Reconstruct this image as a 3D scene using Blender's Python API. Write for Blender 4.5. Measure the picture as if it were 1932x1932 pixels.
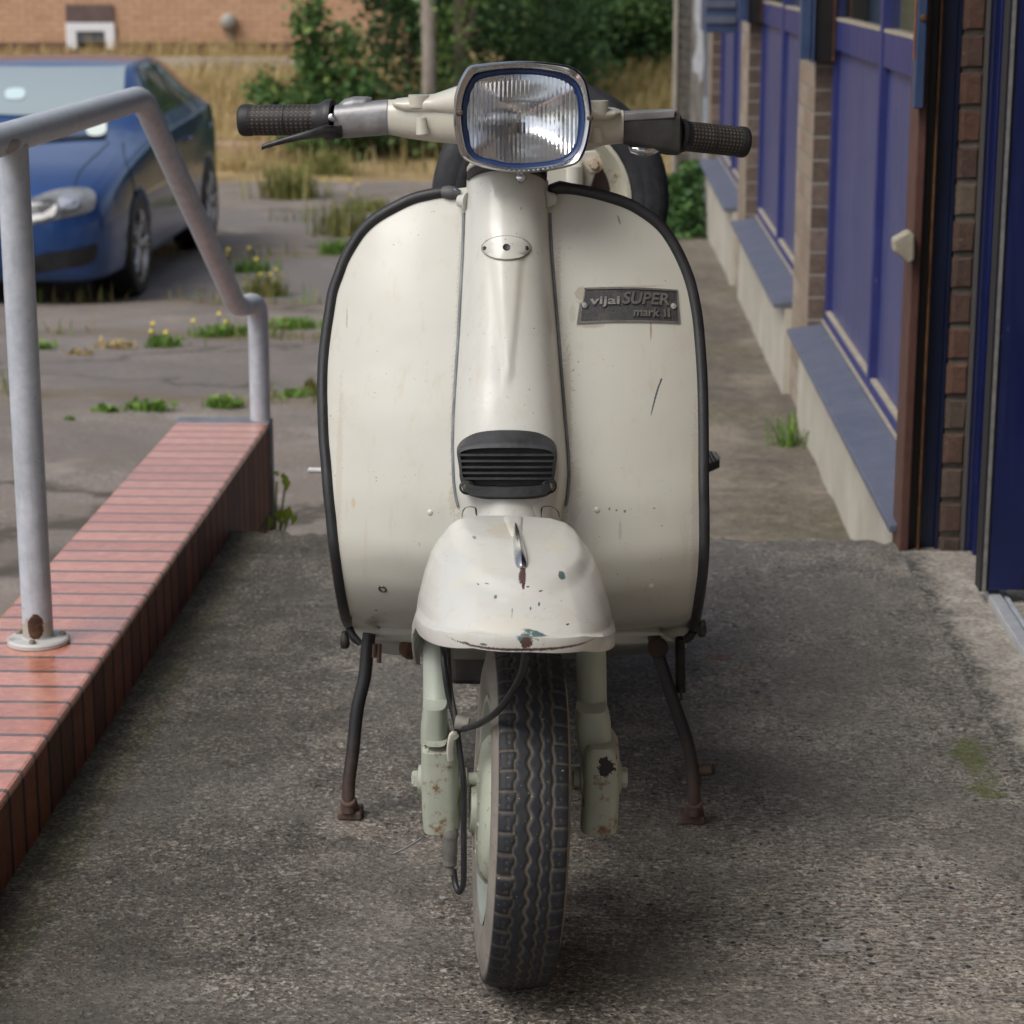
import bpy, math, random
from mathutils import Vector, Matrix
from mathutils.bvhtree import BVHTree
R = math.radians
scene = bpy.context.scene
for o in list(bpy.data.objects): bpy.data.objects.remove(o)
COL = scene.collection

# ------------------------------------------------------------------ camera, light, exposure
PITCH, YAW, CAMH, FPX, W = R(13.9), R(2.065), 1.23, 4200.0, 1932.0
cam_d = bpy.data.cameras.new('camera'); cam = bpy.data.objects.new('camera', cam_d); COL.objects.link(cam)
cam.location = (0, 0, CAMH); cam.rotation_euler = (R(90)-PITCH, 0, YAW)
cam_d.sensor_width = 36; cam_d.sensor_height = 36; cam_d.lens = 36*FPX/W
cam_d.clip_start = .05; cam_d.clip_end = 1000
cam_d.dof.use_dof = True; cam_d.dof.focus_distance = 2.75; cam_d.dof.aperture_fstop = 9.5
scene.camera = cam
SUN_EL, SUN_AZ = R(54), R(228)          # azimuth of the light's source, clockwise from +Y
world = bpy.data.worlds.new('World'); scene.world = world; world.use_nodes = True
wt = world.node_tree; wt.nodes.clear()
sky = wt.nodes.new('ShaderNodeTexSky'); sky.sky_type = 'NISHITA'; sky.sun_disc = False
sky.sun_elevation = SUN_EL; sky.sun_rotation = SUN_AZ; sky.air_density = 1.0; sky.dust_density = 4.0
hsv = wt.nodes.new('ShaderNodeHueSaturation'); hsv.inputs['Saturation'].default_value = .62
bg = wt.nodes.new('ShaderNodeBackground'); bg.inputs['Strength'].default_value = .112
wo = wt.nodes.new('ShaderNodeOutputWorld')
wt.links.new(sky.outputs[0], hsv.inputs['Color']); wt.links.new(hsv.outputs[0], bg.inputs[0]); wt.links.new(bg.outputs[0], wo.inputs[0])
sun_d = bpy.data.lights.new('sun', 'SUN'); sun_d.energy = 1.2; sun_d.angle = R(36); sun_d.color = (1, .985, .96)
sun = bpy.data.objects.new('sun', sun_d); COL.objects.link(sun)
sdir = Vector((math.sin(SUN_AZ)*math.cos(SUN_EL), math.cos(SUN_AZ)*math.cos(SUN_EL), math.sin(SUN_EL)))
sun.rotation_euler = sdir.to_track_quat('Z', 'Y').to_euler(); sun.location = sdir*30
scene.view_settings.view_transform = 'Standard'; scene.view_settings.look = 'None'
scene.view_settings.exposure = 0.52; scene.view_settings.gamma = 1

# ------------------------------------------------------------------ sight lines
CAM = Vector((0, 0, CAMH))
_m = cam.rotation_euler.to_matrix()
RX, UP, FW = _m @ Vector((1,0,0)), _m @ Vector((0,1,0)), _m @ Vector((0,0,-1))
def ray(px, py): return (FW + RX*((px-966)/FPX) + UP*((966-py)/FPX))
def at(px, py, Y=None, Z=None, X=None):
    d = ray(px, py)
    t = Y/d.y if Y is not None else ((Z-CAMH)/d.z if Z is not None else X/d.x)
    return CAM + d*t
def on(px, py, fn, it=14, y0=2.9):
    y = y0
    for _ in range(it):
        p = at(px, py, Y=y); y = fn(p.x, p.z)
    return at(px, py, Y=y)
def cast(bvh, px, py, off=0.0):
    d = ray(px, py).normalized()
    h = bvh.ray_cast(CAM, d)
    if h[0] is None: return None, None
    n = h[1]
    if n.dot(d) > 0: n = -n
    return h[0] + n*off, n
def lerp(a, b, t): return a + (b-a)*t
def interp(x, xs, ys):
    if x <= xs[0]: return ys[0]
    for i in range(1, len(xs)):
        if x <= xs[i]:
            t = (x-xs[i-1])/(xs[i]-xs[i-1]); return ys[i-1] + (ys[i]-ys[i-1])*t
    return ys[-1]
def cr(p0, p1, p2, p3, t):
    return (p1*2 + (p2-p0)*t + (p0*2-p1*5+p2*4-p3)*t*t + (p1*3-p0-p2*3+p3)*t*t*t)*.5
def smooth_path(pts, k=6, closed=False):
    pts = [Vector(p) for p in pts]; n = len(pts); out = []
    for i in range(n if closed else n-1):
        if closed: a, b, c, d = pts[i-1], pts[i], pts[(i+1) % n], pts[(i+2) % n]
        else: a, b, c, d = pts[max(i-1,0)], pts[i], pts[i+1], pts[min(i+2,n-1)]
        for j in range(k): out.append(cr(a, b, c, d, j/k))
    if not closed: out.append(pts[-1])
    return out
def resample(pts, n, closed=False):
    pts = [Vector(p) for p in pts]
    if closed: pts = pts + [pts[0]]
    L = [0]
    for i in range(1, len(pts)): L.append(L[-1] + (pts[i]-pts[i-1]).length)
    out = []; j = 0
    for i in range(n):
        s = L[-1]*i/(n if closed else n-1)
        while j < len(L)-2 and L[j+1] < s: j += 1
        t = (s-L[j])/max(L[j+1]-L[j], 1e-9); out.append(pts[j].lerp(pts[j+1], min(max(t,0),1)))
    return out
def smst(a, b, x):
    t = min(max((x-a)/(b-a), 0), 1); return t*t*(3-2*t)

# ------------------------------------------------------------------ mesh builder
class MB:
    def __init__(s): s.v = []; s.f = []; s.m = []; s.uv = []; s.col = None; s.vc = []
    def add(s, verts, faces, mi=0, uvs=None, col=None):
        b = len(s.v); s.v += [Vector(p) for p in verts]
        for i, f in enumerate(faces):
            s.f.append([b+k for k in f]); s.m.append(mi)
            s.uv.append(uvs[i] if uvs else [(0,0)]*len(f))
        s.vc += [col if col else (1,1,1)]*len(verts)
        return s
    def box(s, lo, hi, mi=0, fn=None):
        x0,y0,z0 = lo; x1,y1,z1 = hi
        v = [(x0,y0,z0),(x1,y0,z0),(x1,y1,z0),(x0,y1,z0),(x0,y0,z1),(x1,y0,z1),(x1,y1,z1),(x0,y1,z1)]
        if fn: v = [fn(p) for p in v]
        return s.add(v, [(0,3,2,1),(4,5,6,7),(0,1,5,4),(1,2,6,5),(2,3,7,6),(3,0,4,7)], mi)
    def loft(s, rings, closed=True, caps=(True,True), mi=0, flip=False):
        n = len(rings[0]); v = [p for r in rings for p in r]; f = []; uv = []; m = len(rings)
        for i in range(m-1):
            for j in range(n if closed else n-1):
                a, b = i*n+j, i*n+(j+1) % n
                f.append((a, b, b+n, a+n)[::-1] if flip else (a, b, b+n, a+n))
                q = [(j/n, i/(m-1)), ((j+1)/n, i/(m-1)), ((j+1)/n, (i+1)/(m-1)), (j/n, (i+1)/(m-1))]
                uv.append(q[::-1] if flip else q)
        if closed and caps[0]: f.append(tuple(range(n)) if flip else tuple(range(n))[::-1]); uv.append([(0,0)]*n)
        if closed and caps[1]:
            k = tuple(range((m-1)*n, m*n)); f.append(k[::-1] if flip else k); uv.append([(0,0)]*n)
        return s.add(v, f, mi, uv)
    def tube(s, path, r, seg=10, mi=0, caps=(True,True), flat=1.0, up=None):
        path = [Vector(p) for p in path]; n = len(path); rings = []
        ref = Vector(up) if up else None; prev = None
        for i in range(n):
            t = (path[min(i+1,n-1)] - path[max(i-1,0)]).normalized()
            if ref is not None: a = t.cross(ref)
            elif prev is None: a = t.cross(Vector((0,0,1)) if abs(t.z) < .9 else Vector((0,1,0)))
            else: a = prev - t*prev.dot(t)
            if a.length < 1e-6: a = t.orthogonal()
            a.normalize(); b = t.cross(a).normalized(); prev = a
            rr = r[i] if isinstance(r, (list,tuple)) else r
            rings.append([path[i] + a*(math.cos(2*math.pi*k/seg)*rr) + b*(math.sin(2*math.pi*k/seg)*rr*flat) for k in range(seg)])
        return s.loft(rings, True, caps, mi)
    def lathe(s, prof, c, axis, seg=32, mi=0, ref=None, caps=(False,False), sq=None):
        c = Vector(c); ax = Vector(axis).normalized(); a = Vector(ref) if ref else ax.orthogonal()
        a = (a - ax*a.dot(ax)).normalized(); b = ax.cross(a); rings = []
        sx, sy = sq if sq else (1,1)
        for (r, h) in prof:
            rings.append([c + ax*h + a*(r*sx*math.cos(2*math.pi*k/seg)) + b*(r*sy*math.sin(2*math.pi*k/seg)) for k in range(seg)])
        return s.loft(rings, True, caps, mi)
    def ball(s, c, rad, seg=16, rn=10, mi=0, rot=None):
        c = Vector(c); rings = []
        for i in range(rn+1):
            th = math.pi*(i+.02)/(rn+.04); ring = []
            for k in range(seg):
                p = Vector((rad[0]*math.sin(th)*math.cos(2*math.pi*k/seg), rad[1]*math.sin(th)*math.sin(2*math.pi*k/seg), -rad[2]*math.cos(th)))
                ring.append(c + (rot @ p if rot else p))
            rings.append(ring)
        return s.loft(rings, True, (True,True), mi)
    def bvh(s): return BVHTree.FromPolygons([tuple(p) for p in s.v], s.f)
    def build(s, name, mats, parent=None, smooth=True, bevel=0, solid=0, subsurf=0, auto=40, solid_off=1):
        org = Vector((0,0,0)); p = parent
        while p is not None: org += Vector(p.location); p = p.parent
        me = bpy.data.meshes.new(name)
        me.from_pydata([tuple(q-org) for q in s.v], [], s.f); me.update()
        if not isinstance(mats, (list,tuple)): mats = [mats]
        for mm in mats: me.materials.append(mm)
        me.polygons.foreach_set('material_index', s.m)
        me.polygons.foreach_set('use_smooth', [smooth]*len(s.f))
        uvl = me.uv_layers.new(name='UVMap'); flat = []
        for q in s.uv:
            for a in q: flat += [a[0], a[1]]
        uvl.data.foreach_set('uv', flat)
        if any(c != (1,1,1) for c in s.vc):
            ca = me.color_attributes.new('tint', 'FLOAT_COLOR', 'POINT')
            ca.data.foreach_set('color', [x for c in s.vc for x in (c[0], c[1], c[2], 1.0)])
        ob = bpy.data.objects.new(name, me); COL.objects.link(ob)
        if parent is not None: ob.parent = parent
        if smooth and auto and auto < 180:
            try: me.set_sharp_from_angle(angle=R(auto))
            except Exception: pass
        if solid:
            md = ob.modifiers.new('solid', 'SOLIDIFY'); md.thickness = solid; md.offset = solid_off
        if bevel:
            md = ob.modifiers.new('bevel', 'BEVEL'); md.width = bevel; md.segments = 2; md.limit_method = 'ANGLE'; md.angle_limit = R(35)
        if subsurf:
            md = ob.modifiers.new('sub', 'SUBSURF'); md.levels = subsurf; md.render_levels = subsurf
        return ob
def tag(o, label=None, cat=None, group=None, kind=None):
    if label: o['label'] = label
    if cat: o['category'] = cat
    if group: o['group'] = group
    if kind: o['kind'] = kind
    return o
def thing(name, loc, label, cat, group=None):
    o = bpy.data.objects.new(name, None); COL.objects.link(o); o.location = loc; o.empty_display_size = .1
    return tag(o, label, cat, group)

# ------------------------------------------------------------------ materials
class NT:
    def __init__(s, name):
        s.mat = bpy.data.materials.new(name); s.mat.use_nodes = True; s.t = s.mat.node_tree
        s.b = s.t.nodes['Principled BSDF']; s.geo = s.t.nodes.new('ShaderNodeNewGeometry'); s.pos = s.geo.outputs['Position']
    def node(s, typ, **kw):
        n = s.t.nodes.new(typ)
        for k, v in kw.items(): setattr(n, k, v)
        return n
    def link(s, a, b): s.t.links.new(a, b)
    def setin(s, sock, v):
        if hasattr(v, 'is_linked') or isinstance(v, bpy.types.NodeSocket): s.link(v, sock)
        else: sock.default_value = v
    def noise(s, scale, detail=4, rough=.55, vec=None, dist=0, out='Fac'):
        n = s.node('ShaderNodeTexNoise'); n.inputs['Scale'].default_value = scale; n.inputs['Detail'].default_value = detail
        n.inputs['Roughness'].default_value = rough; n.inputs['Distortion'].default_value = dist
        s.link(vec if vec is not None else s.pos, n.inputs['Vector']); return n.outputs[out]
    def voro(s, scale, vec=None, out='Distance', feature='F1', rnd=1):
        n = s.node('ShaderNodeTexVoronoi', feature=feature); n.inputs['Scale'].default_value = scale
        n.inputs['Randomness'].default_value = rnd
        s.link(vec if vec is not None else s.pos, n.inputs['Vector']); return n.outputs[out]
    def ramp(s, fac, stops, interp='LINEAR'):
        n = s.node('ShaderNodeValToRGB'); e = n.color_ramp.elements; n.color_ramp.interpolation = interp
        while len(e) < len(stops): e.new(.5)
        for k, (p, c) in enumerate(stops):
            e[k].position = p; e[k].color = (c if len(c) == 4 else (*c, 1)) if isinstance(c, (tuple,list)) else (c,c,c,1)
        s.link(fac, n.inputs[0]); return n.outputs[0]
    def mix(s, fac, a, b, mode='MIX'):
        n = s.node('ShaderNodeMix', data_type='RGBA', blend_type=mode); n.clamp_factor = True
        s.setin(n.inputs[0], fac)
        for sock, v in ((n.inputs[6], a), (n.inputs[7], b)):
            if isinstance(v, (tuple,list)): v = (*v, 1) if len(v) == 3 else v
            s.setin(sock, v)
        return n.outputs[2]
    def math(s, op, a, b=0.0, c=None, clamp=False):
        n = s.node('ShaderNodeMath', operation=op); n.use_clamp = clamp
        s.setin(n.inputs[0], a); s.setin(n.inputs[1], b)
        if c is not None: s.setin(n.inputs[2], c)
        return n.outputs[0]
    def vmath(s, op, a, b=None):
        n = s.node('ShaderNodeVectorMath', operation=op); s.setin(n.inputs[0], a)
        if b is not None: s.setin(n.inputs[1], b)
        return n.outputs['Value'] if op in ('LENGTH','DOT_PRODUCT','DISTANCE') else n.outputs[0]
    def xyz(s, vec=None):
        n = s.node('ShaderNodeSeparateXYZ'); s.link(vec if vec is not None else s.pos, n.inputs[0]); return n.outputs
    def comb(s, x, y, z):
        n = s.node('ShaderNodeCombineXYZ')
        for k, v in enumerate((x,y,z)): s.setin(n.inputs[k], v)
        return n.outputs[0]
    def attr(s, name='tint'):
        n = s.node('ShaderNodeAttribute'); n.attribute_name = name; return n.outputs['Color']
    def bump(s, h, strength=.3, dist=.01, prev=None):
        n = s.node('ShaderNodeBump'); n.inputs['Strength'].default_value = strength; n.inputs['Distance'].default_value = dist
        s.link(h, n.inputs['Height'])
        if prev is not None: s.link(prev, n.inputs['Normal'])
        return n.outputs[0]
    def done(s, color=None, rough=.5, metal=0, normal=None, coat=0, spec=.5, trans=0, ior=None, coat_rough=.08):
        b = s.b
        if color is not None: s.setin(b.inputs['Base Color'], (*color,1) if isinstance(color, (tuple,list)) and len(color) == 3 else color)
        s.setin(b.inputs['Roughness'], rough); s.setin(b.inputs['Metallic'], metal)
        b.inputs['Coat Weight'].default_value = coat; b.inputs['Coat Roughness'].default_value = coat_rough
        b.inputs['Specular IOR Level'].default_value = spec; b.inputs['Transmission Weight'].default_value = trans
        if ior: b.inputs['IOR'].default_value = ior
        if normal is not None: s.link(normal, b.inputs['Normal'])
        return s.mat
    def ellipse(s, c, rad, wob=.35, wscale=None, rot=0):
        """1 inside a ragged blob with its own place on the surface, else 0"""
        d = s.vmath('SUBTRACT', s.pos, tuple(c))
        if rot:
            n = s.node('ShaderNodeVectorRotate', rotation_type='Y_AXIS'); s.link(d, n.inputs['Vector']); n.inputs['Angle'].default_value = rot; d = n.outputs[0]
        d = s.vmath('MULTIPLY', d, tuple(1/r for r in rad)); L = s.vmath('LENGTH', d)
        nz = s.noise(wscale or max(60, min(600, 1.7/min(rad[0], rad[2]))), 4, .65); k = s.math('ADD', L, s.math('MULTIPLY', s.math('SUBTRACT', nz, .5), wob*1.8))
        return s.math('LESS_THAN', k, 1.0)
def simple(name, c1, c2=None, scale=8, rough=.5, metal=0, bump=0, bscale=60, coat=0, spec=.5, lo=.35, hi=.65, r2=None, bdist=.004):
    m = NT(name); col = c1
    if c2 is not None:
        nz = m.noise(scale, 6, .6); col = m.ramp(nz, [(lo, c1), (hi, c2)])
        if r2 is not None: rough = m.ramp(nz, [(lo, rough), (hi, r2)])
    nm = m.bump(m.noise(bscale, 5, .6), bump, bdist) if bump else None
    return m.done(col, rough, metal, nm, coat, spec)

def streaky(name, c1, c2, c3, amt=.5, rough=.4, scale=4, coat=0, scuff=(.5,.5,.55), sc_amt=.35):
    """paint with dirt runs, faded clouds and a few scuffs"""
    m = NT(name); n1 = m.noise(scale, 5, .6); col = m.ramp(n1, [(.35,c1),(.65,c2)])
    runs = m.noise(1.0, 6, .65, vec=m.vmath('MULTIPLY', m.pos, (45,45,2.2)))
    col = m.mix(m.math('MULTIPLY', m.ramp(runs, [(.50,0),(.70,1)]), amt), col, c3)
    sp = m.noise(1.0, 3, .6, vec=m.vmath('MULTIPLY', m.pos, (90,26,34))); wh = m.noise(3.1, 3, .5)
    col = m.mix(m.math('MULTIPLY', m.math('MULTIPLY', m.ramp(sp, [(.68,0),(.72,1)]), m.math('GREATER_THAN', wh, .54)), sc_amt), col, scuff)
    return m.done(col, m.ramp(runs, [(.4,rough),(.7,rough+.18)]), 0, m.bump(m.noise(70,4), .06, .003), coat=coat)
# ------------------------------------------------------------------ ground
def gz(X, Y):
    yard = interp(Y, [-50,4,8,13.5,16,22,23.2,26,30,40,80,400], [-.25,-.27,-.42,-.77,-.80,-.93,-.86,-.45,.0,.15,.6,2])
    path = interp(Y, [-50,5,12.6,14,16,22,23.2,26,30,40,80,400], [-.24,-.245,-.35,-.42,-.6,-.93,-.86,-.45,.0,.15,.6,2])
    return lerp(yard, path, smst(-.7, .35, X))
def on_ground(px, py):
    y = 8.0
    for _ in range(40):
        p = at(px, py, Y=y); d = ray(px, py)
        y = y*.5 + .5*(d.y*(gz(p.x, p.y)-CAMH)/d.z)
    p = at(px, py, Y=y); return Vector((p.x, p.y, gz(p.x, p.y)))

# concrete of the slab
def concrete_mat():
    m = NT('slab_concrete'); x, y, z = m.xyz()
    big = m.noise(1.6, 3, .5); mid = m.noise(9, 6, .65); fine = m.noise(95, 7, .75)
    stv = m.vmath('MULTIPLY', m.pos, (60, 150, 60)); streak = m.noise(1.0, 5, .7, vec=stv)
    grit = m.noise(150, 3, .7); gr2 = m.noise(42, 5, .75)
    mixn = m.math('ADD', m.math('MULTIPLY', fine, .36), m.math('ADD', m.math('MULTIPLY', grit, .42), m.math('ADD', m.math('MULTIPLY', gr2, .22), m.math('MULTIPLY', m.math('SUBTRACT', mid, .5), .26))))
    col = m.ramp(mixn, [(.40,(.022,.019,.015)), (.465,(.080,.070,.058)), (.52,(.155,.138,.115)), (.555,(.29,.26,.22)), (.61,(.55,.51,.45))])
    col = m.mix(m.ramp(mid, [(.48,0),(.72,.6)]), col, (.28,.255,.215), 'SOFT_LIGHT')
    # brushed, worn streaks on the right-hand side
    side = m.ramp(m.math('ADD', m.math('MULTIPLY', x, 1.1), m.math('MULTIPLY', m.noise(2.2, 4), .5)), [(.15,0),(.6,1)])
    col = m.mix(m.math('MULTIPLY', side, m.ramp(streak, [(.46,0),(.62,.75)])), col, (.34,.325,.30))
    # aggregate
    ce = m.voro(120, out='Color'); cd = m.voro(120)
    sep = m.node('ShaderNodeSeparateColor'); m.link(ce, sep.inputs[0])
    inside = m.ramp(cd, [(.18,1),(.34,0)])
    col = m.mix(m.math('MULTIPLY', inside, m.math('GREATER_THAN', sep.outputs[0], .74)), col, (.022,.021,.022))
    col = m.mix(m.math('MULTIPLY', m.math('MULTIPLY', inside, .75), m.math('LESS_THAN', sep.outputs[0], .11)), col, (.30,.275,.235))
    ce2 = m.voro(58, out='Color'); cd2 = m.voro(58); sep2 = m.node('ShaderNodeSeparateColor'); m.link(ce2, sep2.inputs[0])
    in2 = m.ramp(cd2, [(.20,1),(.33,0)])
    col = m.mix(m.math('MULTIPLY', in2, m.math('GREATER_THAN', sep2.outputs[1], .95)), col, (.13,.075,.05)); col = m.mix(m.math('MULTIPLY', in2, m.math('GREATER_THAN', sep2.outputs[0], .90)), col, (.020,.021,.025))
    col = m.mix(m.math('MULTIPLY', in2, m.math('LESS_THAN', sep2.outputs[1], .06)), col, (.36,.34,.31))
    # pale worn patches and dark damp stains
    col = m.mix(m.ramp(m.noise(4.5, 7, .72), [(.56,0),(.68,.55)]), col, (.27,.24,.20))
    col = m.mix(m.ramp(m.noise(1.5, 5, .62, dist=.8), [(.50,0),(.66,.42)]), col, (.050,.043,.034))
    # smoother trodden patches, and a ragged darker side towards the brick wall
    tro = m.ramp(m.noise(2.6, 5, .6, vec=m.vmath('ADD', m.pos, (4,2,0)), dist=.5), [(.48,0),(.60,.55)])
    col = m.mix(tro, col, m.mix(m.ramp(fine, [(.4,0),(.6,1)]), (.082,.075,.065), (.19,.176,.155)))
    wall_dark = m.ramp(m.math('ADD', m.math('ADD', x, .62), m.math('MULTIPLY', m.math('SUBTRACT', m.noise(3.1, 6, .65), .5), .9)), [(.0,.5),(.32,0)])
    col = m.mix(wall_dark, col, (.036,.031,.022))
    # mossy fillet against the brick wall and a moss patch on the right
    edge = m.ramp(m.math('ADD', x, m.math('MULTIPLY', m.noise(14, 5), .06)), [(0,0),(1,1)])
    fil = m.math('LESS_THAN', m.math('ADD', x, m.math('MULTIPLY', m.math('SUBTRACT', m.noise(30, 6, .7), .5), .035)), -.712)
    fcol = m.mix(m.ramp(m.noise(6, 5), [(.4,0),(.62,.8)]), (.072,.060,.040), (.060,.066,.028))
    fcol = m.mix(m.ramp(mixn, [(.44,.75),(.52,0)]), fcol, (.02,.018,.012)); fcol = m.mix(m.ramp(mixn, [(.5,0),(.6,.8)]), fcol, (.20,.18,.13))
    col = m.mix(m.math('MULTIPLY', fil, .8), col, fcol)
    for (c, r) in ((tuple(at(1832,1425,Z=0)),(.12,.30,.3)), (tuple(at(1855,1490,Z=0)),(.10,.14,.3))):
        d = m.vmath('LENGTH', m.vmath('MULTIPLY', m.vmath('SUBTRACT', m.pos, c), tuple(1/q for q in r)))
        col = m.mix(m.math('MULTIPLY', m.ramp(m.math('ADD', d, m.math('MULTIPLY', m.noise(16,7,.75), 1.3)), [(.8,1),(1.9,0)]), .66), col, (.095,.115,.022))
    for (px, py, r) in ((1585,1785,.026),(1180,1940,.012),(400,1865,.011),(1395,1265,.02),(1355,1240,.03)):
        p = at(px, py, Z=0); e = m.ellipse(p, (r*.8,r*.7,.3), .5, 80)
        col = m.mix(m.math('MULTIPLY', e, .4), col, (.34,.335,.33) if py > 1500 else (.16,.055,.02))
    h = m.math('ADD', m.math('MULTIPLY', fine, .7), m.math('MULTIPLY', inside, .5))
    nm = m.bump(h, .75, .004, m.bump(mid, .4, .02))
    rough = m.ramp(fine, [(.35,.62),(.65,.9)])
    return m.done(col, rough, 0, nm, spec=.4)
def asphalt_mat():
    m = NT('yard_asphalt'); x, y, z = m.xyz()
    fine = m.noise(70, 6, .75); mid = m.noise(3.2, 5, .6); big = m.noise(.7, 4, .5)
    col = m.ramp(fine, [(.35,(.105,.088,.076)), (.52,(.22,.19,.168)), (.68,(.40,.36,.32))])
    col = m.mix(m.ramp(mid, [(.42,0),(.62,.65)]), col, (.19,.155,.125))
    crk = m.voro(.42, feature='DISTANCE_TO_EDGE', vec=m.vmath('ADD', m.pos, m.vmath('MULTIPLY', m.noise(1.7, 5, .65, out='Color'), (1.1,1.1,0))))
    col = m.mix(m.ramp(m.noise(.9, 5, .65, dist=.4), [(.44,0),(.6,.55)]), col, (.125,.108,.095))
    col = m.mix(m.ramp(m.noise(1.9, 6, .7), [(.56,0),(.68,.5)]), col, (.36,.32,.275))
    col = m.mix(m.math('MULTIPLY', m.ramp(crk, [(.006,1),(.020,0)]), .8), col, (.055,.045,.032))
    # newer dark strips laid across the yard
    wob = m.math('ADD', y, m.math('MULTIPLY', m.math('SUBTRACT', m.noise(1.1, 3), .5), .7))
    for a, b, k in ((8.75, 11.1, .30), (13.2, 15.6, .62), (17.5, 19.2, .5)):
        s = m.math('MULTIPLY', m.math('GREATER_THAN', wob, a), m.math('LESS_THAN', wob, b))
        s = m.math('MULTIPLY', s, m.math('LESS_THAN', x, -.35))
        col = m.mix(m.math('MULTIPLY', s, k), col, m.ramp(fine, [(.35,(.085,.080,.078)),(.7,(.22,.208,.20))]))
    # seams with soil
    for a in (8.7, 11.15, 13.1, 15.7):
        s = m.ramp(m.math('ABSOLUTE', m.math('SUBTRACT', wob, a)), [(.04,1),(.28,0)])
        s = m.math('MULTIPLY', s, m.ramp(m.noise(4, 5, .65), [(.36,0),(.55,.9)]))
        s = m.math('MULTIPLY', s, m.math('LESS_THAN', x, -.2))
        col = m.mix(s, col, (.15,.115,.07))
    # path beside the workshop: darker weathered concrete with dry and mossy bands
    ps = m.ramp(m.math('ADD', x, m.math('MULTIPLY', m.noise(3,3), .1)), [(0,0),(.12,1)])
    bands = m.noise(1.0, 4, .6, vec=m.vmath('MULTIPLY', m.pos, (3.0, 1.6, 1)))
    pc = m.ramp(bands, [(.35,(.075,.064,.050)), (.5,(.13,.112,.088)), (.64,(.23,.195,.15))])
    pc = m.mix(m.ramp(m.noise(2.3, 4, vec=m.vmath('ADD', m.pos, (9,3,0))), [(.52,0),(.66,.5)]), pc, (.12,.115,.045))
    pc = m.mix(m.ramp(fine, [(.4,0),(.75,.6)]), pc, (.24,.215,.18))
    pc = m.mix(m.ramp(fine, [(.34,.75),(.5,0)]), pc, (.045,.038,.03)); pc = m.mix(m.ramp(m.noise(24,5,.7), [(.5,0),(.66,.5)]), pc, (.25,.215,.17)); pc = m.mix(m.ramp(m.noise(11,4,.7), [(.34,.5),(.5,0)]), pc, (.06,.052,.04))
    col = m.mix(ps, col, pc)
    # bare earth and straw on the bank
    soil = m.ramp(m.math('ADD', y, m.math('MULTIPLY', m.noise(.9, 4), 1.6)), [(0,0),(1,1)])
    bank = m.math('GREATER_THAN', m.math('ADD', y, m.math('MULTIPLY', m.noise(.8, 4), 1.8)), 23.3)
    col = m.mix(bank, col, m.ramp(m.noise(2, 5), [(.35,(.20,.14,.065)),(.65,(.36,.27,.13))]))
    nm = m.bump(fine, .5, .006, m.bump(mid, .3, .03))
    return m.done(col, m.ramp(fine, [(.3,.6),(.7,.9)]), 0, nm, spec=.35)
def brick_mat(name, c1, c2, c3, mort, ax=('x','z'), bw=.225, bh=.075, mw=.010, rough=.8, offs=.5, spec=.3, origin=(0,0), bumpk=.6, coat=0):
    """courses laid in world metres along two axes"""
    m = NT(name); o = m.xyz(); k = {'x':0,'y':1,'z':2}
    u = m.math('SUBTRACT', o[k[ax[0]]], origin[0]); v = m.math('SUBTRACT', o[k[ax[1]]], origin[1])
    b = m.node('ShaderNodeTexBrick'); b.offset = offs; b.inputs['Scale'].default_value = 1.0
    b.inputs['Brick Width'].default_value = bw; b.inputs['Row Height'].default_value = bh; b.inputs['Mortar Size'].default_value = mw*.5
    b.inputs['Mortar Smooth'].default_value = .25; b.inputs['Bias'].default_value = 0
    b.inputs['Color1'].default_value = (0,0,0,1); b.inputs['Color2'].default_value = (1,1,1,1); b.inputs['Mortar'].default_value = (.5,.5,.5,1)
    m.link(m.comb(u, v, 0), b.inputs['Vector'])
    col = m.ramp(b.outputs['Color'], [(0,c1),(.5,c2),(1,c3)])
    n1 = m.noise(45, 6, .7)
    col = m.mix(.55, col, m.ramp(n1, [(.3,(.25,.25,.25)),(.7,(.75,.75,.75))]), 'OVERLAY')
    col = m.mix(b.outputs['Fac'], col, m.mix(m.noise(60,3), mort, tuple(q*.6 for q in mort)))
    h = m.math('SUBTRACT', m.math('MULTIPLY', n1, .35), b.outputs['Fac'])
    if coat:                                    # rain-wet towards the near end, dusty patches elsewhere
        wet = m.ramp(m.math('ADD', m.math('MULTIPLY', o[1], .2), m.math('MULTIPLY', m.noise(7,4), .25)), [(.72,.07),(.9,.32)]); rough = wet
        col = m.mix(m.ramp(m.noise(12,6,.7), [(.5,0),(.7,.35)]), col, (.30,.17,.12))
    return m.done(col, rough, 0, m.bump(h, bumpk, .006), spec=spec, coat=coat, coat_rough=.18)

M = {}
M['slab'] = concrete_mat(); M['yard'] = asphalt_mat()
g = MB(); xs = []; ys = []
x = -150.0
def rng(segs):
    out = []
    for a, b, s in segs:
        k = a
        while k < b-1e-6: out.append(k); k += s
    return out + [segs[-1][1]]
xs = rng([(-250,-40,30),(-40,-14,2),(-14,5,.28),(5,30,2.5),(30,250,30)]); ys = rng([(-30,0,3),(0,32,.28),(32,60,3),(60,400,34)])
rnd = random.Random(3)
vv = [[(a, b, gz(a,b) + (rnd.uniform(-.012,.012) if -14 < a < 5 and b > 6 else 0)) for a in xs] for b in ys]
g.loft(vv, closed=False); tag(g.build('ground', M['yard'], auto=0), kind='structure')

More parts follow.
